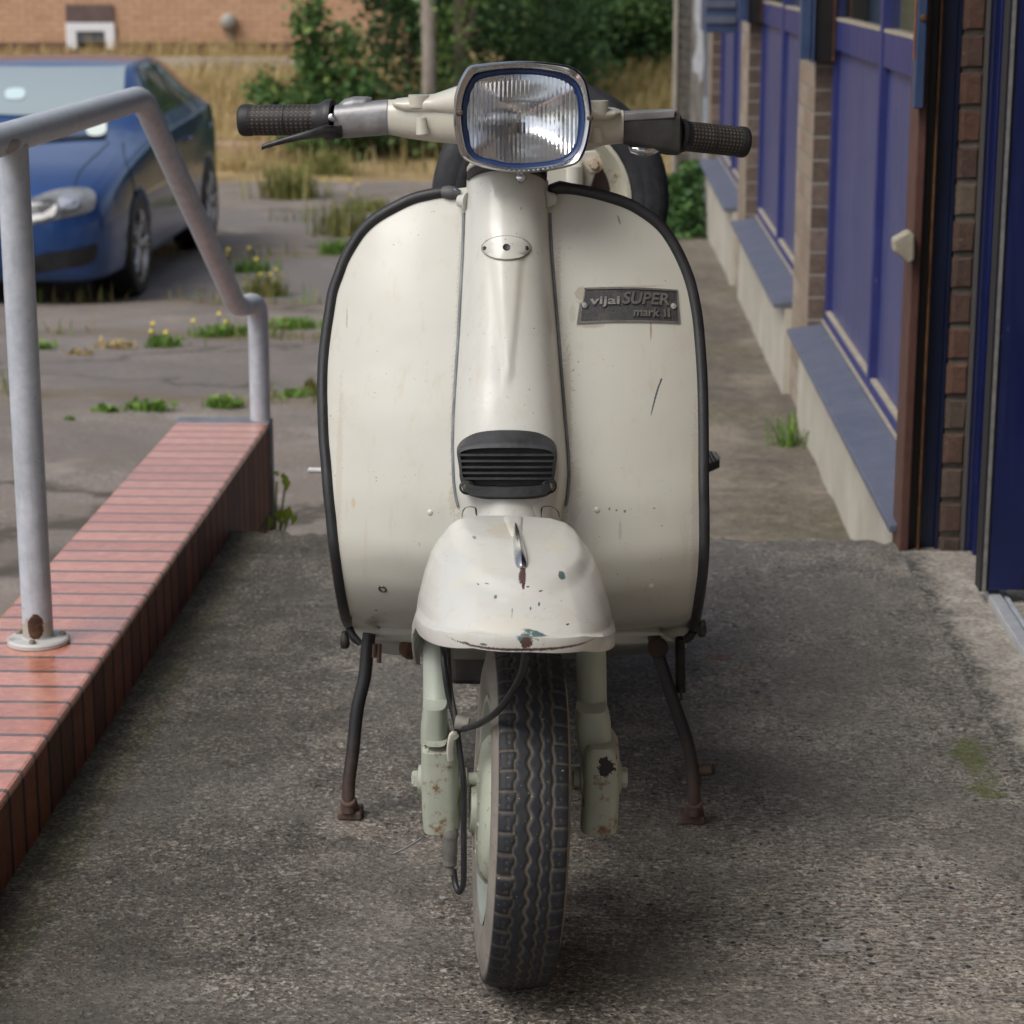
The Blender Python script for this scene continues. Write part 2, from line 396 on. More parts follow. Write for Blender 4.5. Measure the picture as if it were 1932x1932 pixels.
# slab the scooter stands on: a ragged broken edge at its far end
EDGE = at(520, 1000, Z=0).y
sl = MB(); rnd = random.Random(5); cols = [-.795 + i*.0122 for i in range(128)]
def edge_y(i): return EDGE + .010*math.sin(i*.31) + .006*math.sin(i*.83+1) + rnd.uniform(-.012,.012) - .02*smst(55,75,i)
ed = [edge_y(i) for i in range(len(cols))]
rows = [[(c, -1.5, 0) for c in cols], [(c, 2, 0) for c in cols], [(c, ed[i]-.05, 0) for i, c in enumerate(cols)],
        [(c, ed[i]-.012, -.003+rnd.uniform(-.003,.002)) for i, c in enumerate(cols)], [(c, ed[i], -.02+rnd.uniform(-.006,.006)) for i, c in enumerate(cols)],
        [(c, ed[i]-.01+rnd.uniform(-.02,.0), -.12) for i, c in enumerate(cols)], [(c, ed[i]-.01, -.45) for i, c in enumerate(cols)]]
sl.loft(rows, closed=False, flip=False)
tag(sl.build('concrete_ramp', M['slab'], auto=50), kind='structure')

# ------------------------------------------------------------------ low brick wall with its handrail
WX0, WX1, WZ = -1.024, -.795, .124
WEND = at(418, 797, Z=WZ).y
M['cap_brick'] = brick_mat('glazed_red_brick', (.55,.20,.125),(.62,.25,.165),(.48,.16,.095), (.135,.075,.048), ('y','x'), .075, .50, .013, .28, 0, .6, origin=(0,-1.1), bumpk=.9, coat=.9)
M['side_brick'] = brick_mat('dirty_red_brick', (.15,.05,.026),(.21,.066,.034),(.09,.034,.02), (.018,.013,.010), ('y','z'), .075, .225, .014, .6, 0, .35, origin=(0,-.101), bumpk=1.0)
# grime climbs the lower half of the soldier course
nt = M['side_brick'].node_tree
def wall_grime():
    m = NT('soldier_brick_grime'); o = m.xyz()
    return m
M['slate'] = simple('grey_slate_cap', (.10,.115,.14), (.16,.18,.21), 14, .55, 0, .3, 70)
wall = thing('brick_wall', (-.91, 3.5, -.3), 'low wall of glazed red bricks on edge with a grey end cap beside the slab', 'low wall')
b = MB(); b.box((WX0, -1.5, .02), (WX1, WEND, WZ))
b.build('coping', M['cap_brick'], wall, smooth=False, bevel=.006)
b = MB(); b.box((WX0+.004, -1.5, -.6), (WX1-.003, WEND-.003, .018))
b.build('wall_base', M['side_brick'], wall, smooth=False)
b = MB(); b.box((WX1-.0025, -1.5, -.5), (WX1+.0005, WEND-.003, WZ-.012))
b.build('soldier_course', M['side_brick'], wall, smooth=False)
b = MB(); b.box((WX0-.004, WEND+.001, -.6), (WX1+.004, WEND+.055, WZ+.002)); b.build('end_cap', M['slate'], wall, smooth=False, bevel=.004)

def rail_mat():
    m = NT('galvanised_rail_paint'); n1 = m.noise(30, 6, .7)
    col = m.ramp(n1, [(.35,(.38,.415,.47)),(.65,(.50,.53,.575))]); n4 = m.noise(1.0,6,.7,vec=m.vmath('MULTIPLY', m.pos, (50,50,5))); col = m.mix(m.ramp(n4, [(.54,0),(.70,.45)]), col, (.26,.26,.255)); n5 = m.noise(85,3,.6); col = m.mix(m.ramp(n5, [(.70,0),(.73,.7)]), col, (.16,.14,.12))
    p = Vector((at(73,1212,Z=WZ).x, at(73,1212,Z=WZ).y-.025, WZ+.034))
    e = m.ellipse(p + Vector((.002,0,0)), (.013,.03,.022), .5, 55); col = m.mix(e, col, m.ramp(m.noise(90,4), [(.4,(.035,.015,.009)),(.6,(.10,.045,.02))]))
    e2 = m.ellipse(p + Vector((0,0,-.018)), (.035,.04,.034), .6, 45); col = m.mix(m.math('MULTIPLY', m.math('SUBTRACT', e2, e, clamp=True), .6), col, (.34,.27,.16))
    for q in ((20,275),(62,495)):
        pp = at(q[0], q[1], Y=3.45); col = m.mix(m.math('MULTIPLY', m.ellipse(pp, (.012,.05,.012), .5, 70), .8), col, (.10,.085,.05))
    return m.done(col, m.ramp(n1, [(.35,.28),(.7,.45)]), 0, m.bump(m.noise(260,3), .12, .002), spec=.5)
M['rail'] = rail_mat()
RXP = -.912; rr = .0252
pb = at(73, 1212, Z=WZ); RXP = pb.x; RYP = pb.y
pt = at(-40, 262, X=RXP); zr = at(268, 184, X=RXP)
hr = thing('handrail', (RXP, RYP, WZ), 'grey painted tubular steel handrail on the low red brick wall', 'handrail')
RZ = zr.z
a0 = Vector((RXP, -1.5, RZ)); bend = Vector((RXP, zr.y, RZ))
endp = Vector((at(492, 792, Z=WZ).x, WEND+.028, WZ)); ptop = at(486, 566, Y=endp.y)
low = at(449, 583, Y=endp.y-.10)
def fillet(pts, r, k=7):
    pts = [Vector(p) for p in pts]; out = [pts[0]]
    for i in range(1, len(pts)-1):
        a = (pts[i-1]-pts[i]); c = (pts[i+1]-pts[i]); rr_ = min(r, a.length*.45, c.length*.45)
        p0 = pts[i]+a.normalized()*rr_; p2 = pts[i]+c.normalized()*rr_
        for j in range(k+1):
            t = j/k; out.append(p0*(1-t)**2 + pts[i]*2*t*(1-t) + p2*t*t)
    return out + [pts[-1]]
b = MB(); b.tube(fillet([a0, bend, low, ptop, Vector((endp.x, endp.y, WZ-.25))], .062), rr, 20); b.build('rail', M['rail'], hr)
b = MB(); b.tube([(RXP, RYP, WZ+.006), (RXP, RYP, RZ-.012)], rr, 24); b.build('post', M['rail'], hr)
b = MB(); b.lathe([(.0,.0),(.052,.0),(.052,.006),(.049,.009),(.0265,.010),(.026,.012),(0,.012)], (RXP, RYP, WZ+.001), (0,0,1), 40)
fl = b.build('base_flange', simple('flange_paint', (.46,.46,.45),(.24,.19,.12), 22, .5, 0, .2, 60, lo=.55, hi=.75), hr)
for dx, dy in ((.038,.012),(-.036,.016),(.0,-.040)):
    b = MB(); b.lathe([(0,.016),(.005,.016),(.0065,.013),(.0065,.009)], (RXP+dx, RYP+dy, WZ), (0,0,1), 6); b.build('bolt', simple('flange_bolt', (.2,.17,.13)), fl)

# ------------------------------------------------------------------ workshop building on the right
M['blue_panel'] = streaky('blue_panel', (.052,.060,.17), (.070,.078,.20), (.10,.11,.20), .4, .34, 2.5)
M['blue_frame'] = streaky('blue_frame_paint', (.024,.030,.14), (.030,.038,.17), (.07,.075,.17), .4, .38, 9)
M['dark_blue'] = simple('dark_blue_paint', (.004,.008,.030), (.007,.013,.045), 9, .4)
M['door_blue'] = streaky('door_blue_paint', (.004,.009,.064), (.006,.012,.082), (.02,.03,.10), .35, .33, 5, 0, (.16,.20,.36), .5)
M['blue_rail'] = simple('faded_blue_steel', (.050,.082,.17), (.032,.058,.13), 12, .45, 0, .1, 60)
M['sill'] = streaky('sill_slate_blue', (.088,.102,.150), (.115,.13,.18), (.16,.165,.18), .45, .48, 7, 0, (.28,.27,.24), .5)
M['sealant'] = simple('pale_seal', (.33,.29,.22), (.42,.37,.29), 20, .7)
M['render'] = simple('plinth_render', (.36,.33,.27), (.50,.47,.40), 4, .85, 0, .35, 30, lo=.3, hi=.7)
M['brown_steel'] = simple('brown_painted_steel', (.080,.034,.026), (.115,.05,.038), 25, .5, 0, .3, 70)
M['black_brown'] = simple('black_brown_paint', (.008,.006,.006), (.016,.011,.009), 12, .45)
M['rust'] = simple('rust_steel', (.14,.065,.022), (.075,.03,.012), 30, .7, 0, .3, 90)
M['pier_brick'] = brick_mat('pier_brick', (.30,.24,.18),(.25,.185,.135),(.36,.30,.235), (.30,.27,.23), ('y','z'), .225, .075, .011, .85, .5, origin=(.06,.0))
M['pier_end_shade'] = brick_mat('pier_brick_shaded_end', (.15,.112,.085),(.11,.078,.06),(.19,.145,.115), (.30,.27,.23), ('x','z'), .225, .075, .011, .85, .5, origin=(.703,.0))  # same brick in a darker tone, painting shade onto the end faces
M['glass'] = simple('window_glass', (.018,.028,.022), None, rough=.06, spec=.9, coat=.6)
M['upper'] = simple('fascia_sheet', (.03,.035,.06), (.045,.05,.075), 3, .6)
SX = .648                                   # face of the sills
PX, WPX = .690, .772                        # faces of the plinth and of the glazing
def atx(px, py, X): return at(px, py, X=X)
bl = thing('workshop_building', (1.2, 8, -.25), 'single storey workshop with blue panelled windows, brick piers and slate blue sills', 'building')
bays = []
for (pn, pf) in (((1668,961),(1484.5,615)), ((1459,573),(1378,420)), ((1365.5,401),(1318,315))):
    n_, f_ = at(*pn, X=SX), at(*pf, X=SX); bays.append((n_.y, f_.y))
SZ = sum(at(*p, X=SX).z for p in ((1484.5,615),(1459,573),(1378,420)))/3
COLY = at(1710, 1036, Z=0).y                 # the steel column and the end of the glazed wall
bays[0] = (COLY+.03, bays[0][1])
TOP = 3.3
for (y0, y1) in bays:
    s = MB(); s.add([(SX,y0,SZ),(SX,y1,SZ),(WPX+.01,y1,SZ+.022),(WPX+.01,y0,SZ+.022),(SX,y0,SZ-.016),(SX,y1,SZ-.016),(WPX+.01,y1,SZ-.016),(WPX+.01,y0,SZ-.016)],
                    [(0,3,2,1),(4,5,6,7),(0,1,5,4),(2,3,7,6),(0,4,7,3),(1,2,6,5)])
    s.build('sill', M['sill'], bl, smooth=False, bevel=.003)
    p = MB(); p.box((PX, y0+.004, -1.2), (WPX+.3, y1-.004, SZ-.017)); p.build('plinth', M['render'], bl, smooth=False)
    mid = (y0+y1)/2 + .09
    wz0, wz1, wz2, wz3 = SZ+.03, .955, 1.045, 2.25
    f = MB(); e = .045
    f.box((WPX-.004, y0, wz0-.02), (WPX+.05, y1, wz0+.028)); f.box((WPX, y0, wz1), (WPX+.05, y1, wz2)); f.box((WPX, y0, wz3), (WPX+.05, y1, wz3+.06))
    f.box((WPX-.002, y0, wz0+.029), (WPX+.05, y0+e, wz3)); f.box((WPX-.002, y1-e, wz0+.029), (WPX+.05, y1, wz3)); f.box((WPX-.006, mid-.022, wz0+.026), (WPX+.05, mid+.022, wz3))
    fr = f.build('window_frame', M['blue_frame'], bl, smooth=False, bevel=.002)
    se = MB()
    se.box((WPX-.010, y0, wz0-.006), (WPX-.0045, y1, wz0+.002)); se.box((WPX-.001, y0+e, wz0+.0285), (WPX+.016, y1-e, wz0+.036))
    se.box((WPX-.001, y0+e, wz2+.001), (WPX+.016, y1-e, wz2+.010)); se.build('seal', M['sealant'], fr, smooth=False)
    for (a, c) in ((y0+e, mid-.022), (mid+.022, y1-e)):
        q = MB(); q.box((WPX+.018, a, wz0+.0285), (WPX+.03, c, wz1)); q.build('panel', M['blue_panel'], fr, smooth=False)
        q = MB(); q.box((WPX+.018, a, wz2), (WPX+.024, c, wz3)); q.build('pane', M['glass'], fr, smooth=False)
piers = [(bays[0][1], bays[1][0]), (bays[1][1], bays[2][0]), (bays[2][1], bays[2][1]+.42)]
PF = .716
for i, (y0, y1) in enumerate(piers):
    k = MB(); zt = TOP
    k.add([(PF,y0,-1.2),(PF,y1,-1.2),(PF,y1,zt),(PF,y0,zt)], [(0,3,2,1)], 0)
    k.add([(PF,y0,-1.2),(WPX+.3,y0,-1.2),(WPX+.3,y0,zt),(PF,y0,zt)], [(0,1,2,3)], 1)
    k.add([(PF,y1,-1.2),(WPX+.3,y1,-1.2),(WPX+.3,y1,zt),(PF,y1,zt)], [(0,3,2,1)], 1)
    k.build('brick_pier', [M['pier_brick'], M['pier_end_shade']], bl, smooth=False)
    # cut-off shutter guide on the pier: blue channel, dark inside
    if i < 2:
        gz0 = (.925, .965)[i]
        gy = y0 - .02
        q = MB(); q.box((PF-.058, gy-.05, gz0), (PF-.024, gy+.01, TOP)); q.box((PF-.02, gy-.055, gz0-.01), (PF-.012, gy+.06, TOP)); gch = q.build('shutter_guide', M['blue_rail'], bl, smooth=False, bevel=.003)
        q = MB(); q.box((PF-.010, gy-.04, gz0-.008), (PF+.045, gy+.05, TOP)); q.build('guide_channel', M['black_brown'], gch, smooth=False)
        q = MB(); q.box((PF+.046, gy-.042, gz0-.006), (PF+.052, gy+.052, TOP)); q.build('guide_edge', M['rust'], gch, smooth=False)
# far shutter box over the last bay
q = MB(); fy = bays[2][0]+.25; p0 = at(1331, 52, Y=fy); p1 = at(1392, 50, Y=fy)
q.box((p0.x, fy, .885), (p1.x, fy+.5, TOP)); sb = q.build('shutter_box', M['blue_rail'], bl, smooth=False, bevel=.004)
q = MB(); [q.box((p0.x-.004, fy-.012, .93+.075*i), (p1.x-.01, fy-.001, .965+.075*i)) for i in range(8)]; q.build('louvre', M['sill'], sb, smooth=False, bevel=.002)
# walls and unseen roof above, and the return beside the doorway
q = MB(); q.box((WPX+.055, COLY, -1.2), (5.5, piers[2][1]-.002, TOP-.02)); q.build('wall', M['upper'], bl, smooth=False)
q = MB(); q.box((PF-.01, COLY+.02, 2.32), (WPX+.04, piers[2][1], TOP-.03)); q.build('fascia', M['upper'], bl, smooth=False)
q = MB(); q.box((-.15, -3.0, TOP), (6.0, piers[2][1]+.25, TOP+.16)); q.build('shading_roof', M['upper'], bl, smooth=False, bevel=.01)  # overhang reaches out over the slab, added to shade it and the scooter

# end of the glazed wall at the doorway: steel channel, blue strip, brick strip, door frame (all face the slab)
Y0 = COLY
def xr(px, Y=Y0, py=1040): return at(px, py, Y=Y).x
c0, c1, c2, c3, c4, c5 = xr(1694), xr(1711), xr(1727), xr(1734.5), xr(1770), xr(1811)
q = MB(); q.box((c0, Y0-.02, -.3), (c1, Y0+.10, TOP)); q.build('steel_column', M['brown_steel'], bl, smooth=False, bevel=.003)
q = MB(); q.box((c1+.001, Y0+.012, -.3), (c2, Y0+.10, TOP)); q.build('column_web', M['black_brown'], bl, smooth=False)
q = MB(); q.box((c2+.001, Y0-.008, -.3), (c3-.002, Y0+.10, TOP)); q.build('column_flange', M['rust'], bl, smooth=False, bevel=.002)
q = MB(); q.box((c3-.001, Y0+.016, -.3), (c4-.009, Y0+.10, TOP)); q.box((c4-.008, Y0+.004, -.3), (c4-.001, Y0+.10, TOP)); q.build('blue_strip', M['dark_blue'], bl, smooth=False)
def strip_brick():
    b_ = MB(); z = -.19; rnd = random.Random(11); k = 0
    while z < TOP:
        y_ = Y0 + rnd.uniform(-.004,.004); w = c5 - c4
        sh = .4*w + rnd.uniform(-.003,.003)
        b_.add([(c4, y_+.006, z),(c4+.012, y_, z+.004),(c5-.004+rnd.uniform(-.003,.003), y_, z+.004),(c5, y_+.008, z),
                (c4, y_+.006, z+.066),(c4+.012, y_, z+.062),(c5-.004+rnd.uniform(-.003,.003), y_, z+.062),(c5, y_+.008, z+.066),
                (c4, y_+.05, z),(c5, y_+.05, z),(c4, y_+.05, z+.066),(c5, y_+.05, z+.066)],
               [(0,1,5,4),(1,2,6,5),(2,3,7,6),(4,5,6,7,11,10),(0,8,9,3,2,1),(0,4,10,8),(3,9,11,7)], col=(rnd.choice((.55,.7,.8,.9,1.0)), rnd.random(), 1))
        z += .0755; k += 1
    return b_
mb_ = NT('strip_brick'); sc_ = mb_.node('ShaderNodeSeparateColor'); mb_.link(mb_.attr(), sc_.inputs[0])
n_ = mb_.noise(70, 6, .75)
cb = mb_.ramp(sc_.outputs[1], [(0,(.10,.064,.052)),(.35,(.155,.08,.055)),(.6,(.10,.072,.058)),(1,(.15,.115,.088))])
cb = mb_.mix(.7, cb, mb_.ramp(n_, [(.3,(.3,.3,.3)),(.7,(.72,.72,.72))]), 'OVERLAY')
cb = mb_.mix(mb_.ramp(mb_.noise(38,5,.7), [(.66,0),(.72,.8)]), cb, (.42,.36,.30))
M['strip_brick'] = mb_.done(cb, .85, 0, mb_.bump(n_, .8, .006), spec=.3)
strip_brick().build('brick_strip', M['strip_brick'], bl, smooth=False, bevel=.002)
q = MB(); q.box((c4+.004, Y0+.012, -.2), (c5-.002, Y0+.08, TOP)); q.build('mortar', simple('strip_mortar', (.24,.215,.18), (.16,.14,.115), 40, .9), bl, smooth=False)
# near shutter guide hanging on the column, rust at its edge
q = MB(); n0, n1, n2 = xr(1722, Y0-.05, 150), xr(1733, Y0-.05, 150), xr(1749, Y0-.05, 150); gz0 = at(1730, 205, Y=Y0-.05).z
q.box((n0+.004, Y0-.05, gz0), (n2-.004, Y0-.022, TOP)); g2 = q.build('shutter_guide', M['blue_rail'], bl, smooth=False, bevel=.003)
q = MB(); q.box((n0+.0015, Y0-.048, gz0+.10), (n0+.0035, Y0-.024, gz0+.45)); q.build('guide_edge', simple('orange_rust', (.22,.085,.03), (.13,.05,.02), 30, .8), g2, smooth=False)
for zz in (.18,.52):
    q = MB(); q.lathe([(0,.006),(.006,.005),(.008,0)], (n2-.012, Y0-.05, gz0+zz), (0,-1,0), 8); q.build('bolt', M['rust'], g2)
# cream catch on the brown column
q = MB(); A = [at(*p, Y=Y0-.055) for p in ((1685,452),(1686,475),(1716,499),(1727,492),(1727,444),(1716,434))]
def prism(mb, pts, dy, mi=0):
    n = len(pts); f = [p.copy() for p in pts]; k = [p + Vector((0,dy,0)) for p in pts]
    mb.add(f+k, [tuple(range(n)), tuple(range(n,2*n))[::-1]] + [(i, i+n, (i+1) % n + n, (i+1) % n) for i in range(n)], mi)
prism(q, A, .04); q.build('catch', simple('cream_catch_paint', (.38,.36,.28), (.30,.26,.19), 30, .5, 0, .2, 60), bl, smooth=False, bevel=.006)
# door frame, open door leaf, threshold
DY = at(1847, 1115, Z=.03).y; d0 = at(1847, 1115, Z=.03).x; d1 = d0 + .85
dfx = xr(1813, Y0-.02)
q = MB(); q.box((dfx, Y0-.02, -.02), (dfx+.006, Y0+.04, TOP)); q.build('frame_seal', simple('grey_sealant', (.10,.095,.09)), bl, smooth=False)
q = MB(); q.box((dfx+.007, Y0-.012, 0), (dfx+.018, Y0+.05, TOP)); q.build('door_frame', simple('light_blue_edge', (.035,.045,.13)), bl, smooth=False)
q = MB(); q.box((dfx+.019, Y0-.06, .0), (dfx+.075, Y0+.05, TOP)); q.build('door_frame', M['door_blue'], bl, smooth=False, bevel=.003)
q = MB(); q.box((d0+.016, DY, .032), (d1, DY+.045, 2.1)); dr = q.build('door', M['door_blue'], bl, smooth=False, bevel=.002)
q = MB(); q.box((d0, DY-.004, .03), (d0+.0045, DY+.05, 2.1)); q.box((d0+.012, DY-.003, .03), (d0+.0155, DY+.05, 2.1)); q.build('door_edge', simple('black_rubber_edge', (.016,.016,.018)), dr, smooth=False)
q = MB(); q.box((d0+.0048, DY-.006, .03), (d0+.0117, DY+.05, 2.1)); q.build('door_seal', simple('grey_rubber_seal', (.24,.235,.23), (.16,.155,.15), 50, .7), dr, smooth=False)
q = MB(); q.box((d0+.085, DY-.0008, .034), (d0+.088, DY+.01, 2.1)); q.build('board_joint', simple('joint_shadow', (.002,.003,.015)), dr, smooth=False)
q = MB(); q.box((d0+.30, DY-.02, 1.0), (d0+.42, DY-.001, 1.04)); q.build('door_handle', M['rail'], dr, smooth=False, bevel=.004)
for (x0, x1, z0, z1, nm, mt) in ((d0+.02, d0+.045, .004, .022, 'threshold', simple('bare_aluminium', (.62,.64,.66), (.5,.52,.55), 30, .35, .3)), (d0+.052, d0+.062, .004, .016, 'threshold_lip', M['rail'])):
    q = MB(); q.box((x0, .3, z0), (x1, DY+.16, z1)); q.build(nm, mt, bl, smooth=False, bevel=.002)
q = MB(); q.box((.665, -3, -.2), (d0+.9, COLY-.022, .0035)); 
m = NT('threshold_concrete'); x_ = m.xyz()[0]; n1 = m.noise(9, 6, .7); n2 = m.noise(110, 5, .75)
cc = m.ramp(n1, [(.35,(.30,.272,.232)),(.65,(.50,.46,.40))]); cc = m.mix(m.ramp(n2,[(.42,.6),(.55,0)]), cc, (.10,.09,.078))
fd = m.ramp(m.math('ADD', x_, m.math('MULTIPLY', m.math('SUBTRACT', m.noise(13, 6, .7), .5), .16)), [(.675,1),(.72,0)])
M['sill_concrete'] = m.done(m.mix(fd, cc, m.ramp(n2, [(.40,(.04,.037,.032)),(.5,(.10,.092,.08)),(.62,(.30,.28,.25))])), .85, 0, m.bump(n2, .5, .003), spec=.35)
q.build('door_step', M['sill_concrete'], bl, smooth=False, bevel=.004)
q = MB(); q.box((d0+.75, -3, 0), (d0+.8, COLY, TOP)); q.build('inner_wall', M['dark_blue'], bl, smooth=False)
q = MB(); q.box((.78, -3.0, 0), (.84, 2.9, TOP)); q.build('near_wall', M['pier_brick'], bl, smooth=False)

# weathered fence end with torn white sheet, and a downpipe, past the far pier
FY = piers[2][1] + .55
def fx(px): return at(px, 120, Y=FY).x
fe = thing('timber_fence', (fx(1300), FY, -.4), 'weathered grey board fence at the far corner of the workshop, torn white sheet on it', 'fence')
m = NT('weathered_boards'); o = m.xyz(); w1 = m.noise(1, 5, .7, vec=m.vmath('MULTIPLY', m.pos, (60,60,7)))
cc = m.ramp(w1, [(.3,(.15,.135,.12)),(.7,(.34,.32,.29))])
M['boards'] = m.done(cc, .9, 0, m.bump(w1, .5, .004), spec=.2)
q = MB(); q.box((fx(1270), FY-.01, -1), (fx(1278), FY+.04, 2.3)); q.build('post', simple('pale_post', (.42,.38,.33), (.33,.30,.26), 20, .9), fe, smooth=False, bevel=.004)
q = MB(); z = -.9; k = 0
while z < 2.2:
    q.add([(fx(1278.5), FY+.012, z),(fx(1304), FY+.012, z-.012),(fx(1304), FY-.004, z+.050),(fx(1278.5), FY-.004, z+.062),(fx(1278.5), FY+.03, z),(fx(1304), FY+.03, z-.012)], [(0,1,2,3),(0,4,5,1)]); z += .066
q.build('slat', simple('dark_slats', (.12,.11,.10), (.22,.205,.185), 30, .9), fe, smooth=False)
q = MB(); q.box((fx(1304), FY, -1), (fx(1331), FY+.03, 2.3)); q.build('board', M['boards'], fe, smooth=False)
pl = [(1312,-30),(1327,-30),(1328,20),(1326,60),(1327,80),(1329,110),(1325,150),(1322,158),(1317,140),(1308,135),(1307,115),(1313,95),(1316,70),(1313,50),(1310,30)]
q = MB(); prism(q, [at(a,b,Y=FY-.006) for a,b in pl], .004); q.build('torn_sheet', simple('white_plastic', (.62,.64,.68), (.52,.54,.58), 20, .6), fe, smooth=False)
dp = thing('downpipe', (fx(1333), FY-.06, -.3), 'slim blue grey downpipe against the fence at the far corner of the workshop', 'downpipe')
q = MB(); px_ = at(1334.5, 120, Y=FY-.08).x; q.tube([(px_, FY-.08, .36), (px_, FY-.08, 2.3)], .011, 10); q.build('pipe', simple('pipe_blue_grey', (.16,.20,.25)), dp)
q = MB(); q.tube([(px_, FY-.08, -.5), (px_, FY-.08, .37)], .017, 10); q.build('pipe_shoe', simple('pipe_pale', (.30,.36,.42)), dp)
# ------------------------------------------------------------------ scooter
S0 = at(974, 1865, Z=.021); SCY = S0.y + .094; SCX = S0.x - .004          # front tyre contact
sc = thing('motor_scooter', (SCX, SCY, 0), 'old cream white motor scooter standing front on at the middle of the slab', 'scooter')
ST = R(6.5); RK = R(25.5)
AX0 = Vector((SCX, SCY-.067, 0)); AXD = Vector((0, math.sin(RK), math.cos(RK)))
_rot = Matrix.Rotation(ST, 3, AXD)
def st(p): return AX0 + _rot @ (Vector(p) - AX0)
def L(x, y, z): return Vector((SCX+x, SCY+y, z))
def Y_(l): return SCY + l

# paint ------------------------------------------------------------
def paint(name, marks, base=(.495,.49,.43), base2=(.525,.52,.465), specks=.70):
    m = NT(name); n1 = m.noise(5, 4, .6)
    col = m.ramp(n1, [(.35, base), (.65, base2)])
    grime = m.noise(14, 7, .72)
    col = m.mix(m.ramp(grime, [(.56,0),(.74,.32)]), col, (.42,.36,.25))
    runs = m.noise(1.0, 5, .65, vec=m.vmath('MULTIPLY', m.pos, (60,60,3.5)))
    col = m.mix(m.ramp(runs, [(.58,0),(.70,.22)]), col, (.38,.31,.20))
    sp = m.noise(210, 2, .5); where = m.noise(9, 3, .5, vec=m.vmath('ADD', m.pos, (3,1,7)))
    k = m.math('MULTIPLY', m.math('GREATER_THAN', sp, specks), m.math('GREATER_THAN', where, .5))
    col = m.mix(k, col, (.10,.10,.09))
    for (c, r, cc, a, wob, rot) in marks:
        col = m.mix(m.math('MULTIPLY', m.ellipse(c, r, wob*1.5+.15, None, rot), a), col, cc)
    rough = m.ramp(grime, [(.4,.30),(.7,.45)])
    return m.done(col, rough, 0, m.bump(m.noise(4.5, 3), .22, .02), coat=.35, spec=.5, coat_rough=.12)
RUB = simple('black_rubber', (.011,.011,.013), (.020,.020,.023), 40, .42, 0, .12, 220, r2=.55)
BPL = simple('worn_black_plastic', (.014,.015,.017), (.034,.036,.04), 28, .5, 0, .15, 160, r2=.62)
CHROME = simple('chrome', (.62,.63,.65), (.45,.45,.46), 18, .12, 1, .05, 40, r2=.28)
PALE = simple('pale_green_fork_paint', (.31,.34,.28), (.37,.40,.34), 12, .42, 0, .1, 50, coat=.15)
def rusty_pale():
    m = NT('rusty_pale_green'); n1 = m.noise(12, 4); col = m.ramp(n1, [(.35,(.31,.335,.27)),(.65,(.38,.40,.325))])
    n2 = m.noise(26, 7, .75); col = m.mix(m.ramp(n2, [(.545,0),(.62,.9)]), col, (.17,.075,.03))
    n3 = m.noise(34, 5, .7, vec=m.vmath('ADD', m.pos, (1,2,3))); col = m.mix(m.ramp(n3, [(.66,0),(.70,.9)]), col, (.035,.016,.012))
    p = at(1146, 1455, Y=Y_(-.055)); e = m.ellipse(p, (.010,.08,.013), 1.4, 120); col = m.mix(e, col, (.020,.016,.022))
    return m.done(col, .5, 0, m.bump(n2, .25, .004), spec=.4)
RPALE = rusty_pale()
GREYC = simple('cast_aluminium', (.20,.20,.205), (.30,.30,.305), 26, .42, .6, .12, 120, r2=.55)
DARKC = simple('dark_casting', (.035,.035,.034), (.06,.06,.058), 30, .5, .3, .15, 120)

# leg shield -------------------------------------------------------
_z = [.29,.305,.315,.325,.342,.36,.39,.43,.48,.55,.65,.80,.96,1.1]; _y = [.70,.55,.46,.40,.345,.305,.258,.226,.213,.228,.265,.330,.405,.47]
SHX = at(969, 790, Y=Y_(.27)).x
def shield_y(x, z):
    # smoothed profile, wings swept back
    ys = (interp(z-.016, _z, _y) + interp(z-.008,_z,_y) + interp(z,_z,_y)*2 + interp(z+.008,_z,_y) + interp(z+.016,_z,_y))/6
    a = max(abs(x-SHX)-.05, 0)/.20
    return SCY + ys + .050*a**2.3
Lo = [(672,1217),(661,1208),(653,1194),(643,1166),(633,1116),(625.5,1066),(619,1016),(615.5,978),(610.5,933),(605.5,870),(602,833),(600,783),(599,733),(600.5,683),(605.5,633),(612,590),(619,548),(630.5,515),(643,482),(670,437),(695.5,410),(725.5,390),(770,367.5),(803,358),(838,352),(880,350)]
Ro = [(1298,1213),(1307,1208),(1316,1194),(1323.5,1161),(1330,1121),(1335.5,1078),(1338,1028),(1338,966),(1337,908),(1337,858),(1336.5,795),(1334.75,720),(1331,658),(1326,603),(1318.5,558),(1308.5,520),(1293.5,483),(1276,450),(1260,427),(1241,408),(1216,390),(1186,373.5),(1141,359),(1103.5,350),(1073.5,345.5),(1036,344)]
def v2(l): return [Vector((a, b, 0)) for a, b in l]
Ls = resample(smooth_path(v2(Lo), 6), 90); Rs = resample(smooth_path(v2(Ro), 6), 90)
def inset2(pts, d, sgn):
    out = []
    for i in range(len(pts)):
        t = (pts[min(i+1,len(pts)-1)] - pts[max(i-1,0)]).normalized()
        out.append(pts[i] + Vector((-t.y, t.x, 0))*d*sgn)
    return out
Le, Re = inset2(Ls, 6, 1), inset2(Rs, 6, -1)          # panel edge hidden in the trim
Lp = [on(p.x, p.y, shield_y) for p in Le]; Rp = [on(p.x, p.y, shield_y) for p in Re]
rows = []
NC = 56
for a, c in zip(Lp, Rp):
    row = []
    for j in range(NC+1):
        t = j/NC; x = lerp(a.x, c.x, t); z = lerp(a.z, c.z, t); row.append(Vector((x, shield_y(x, z), z)))
    rows.append(row)
shm = MB(); shm.loft(rows, closed=False, flip=True); SHB = shm.bvh()
def shc(px, py): return on(px, py, shield_y)
br = (.26,.20,.13)
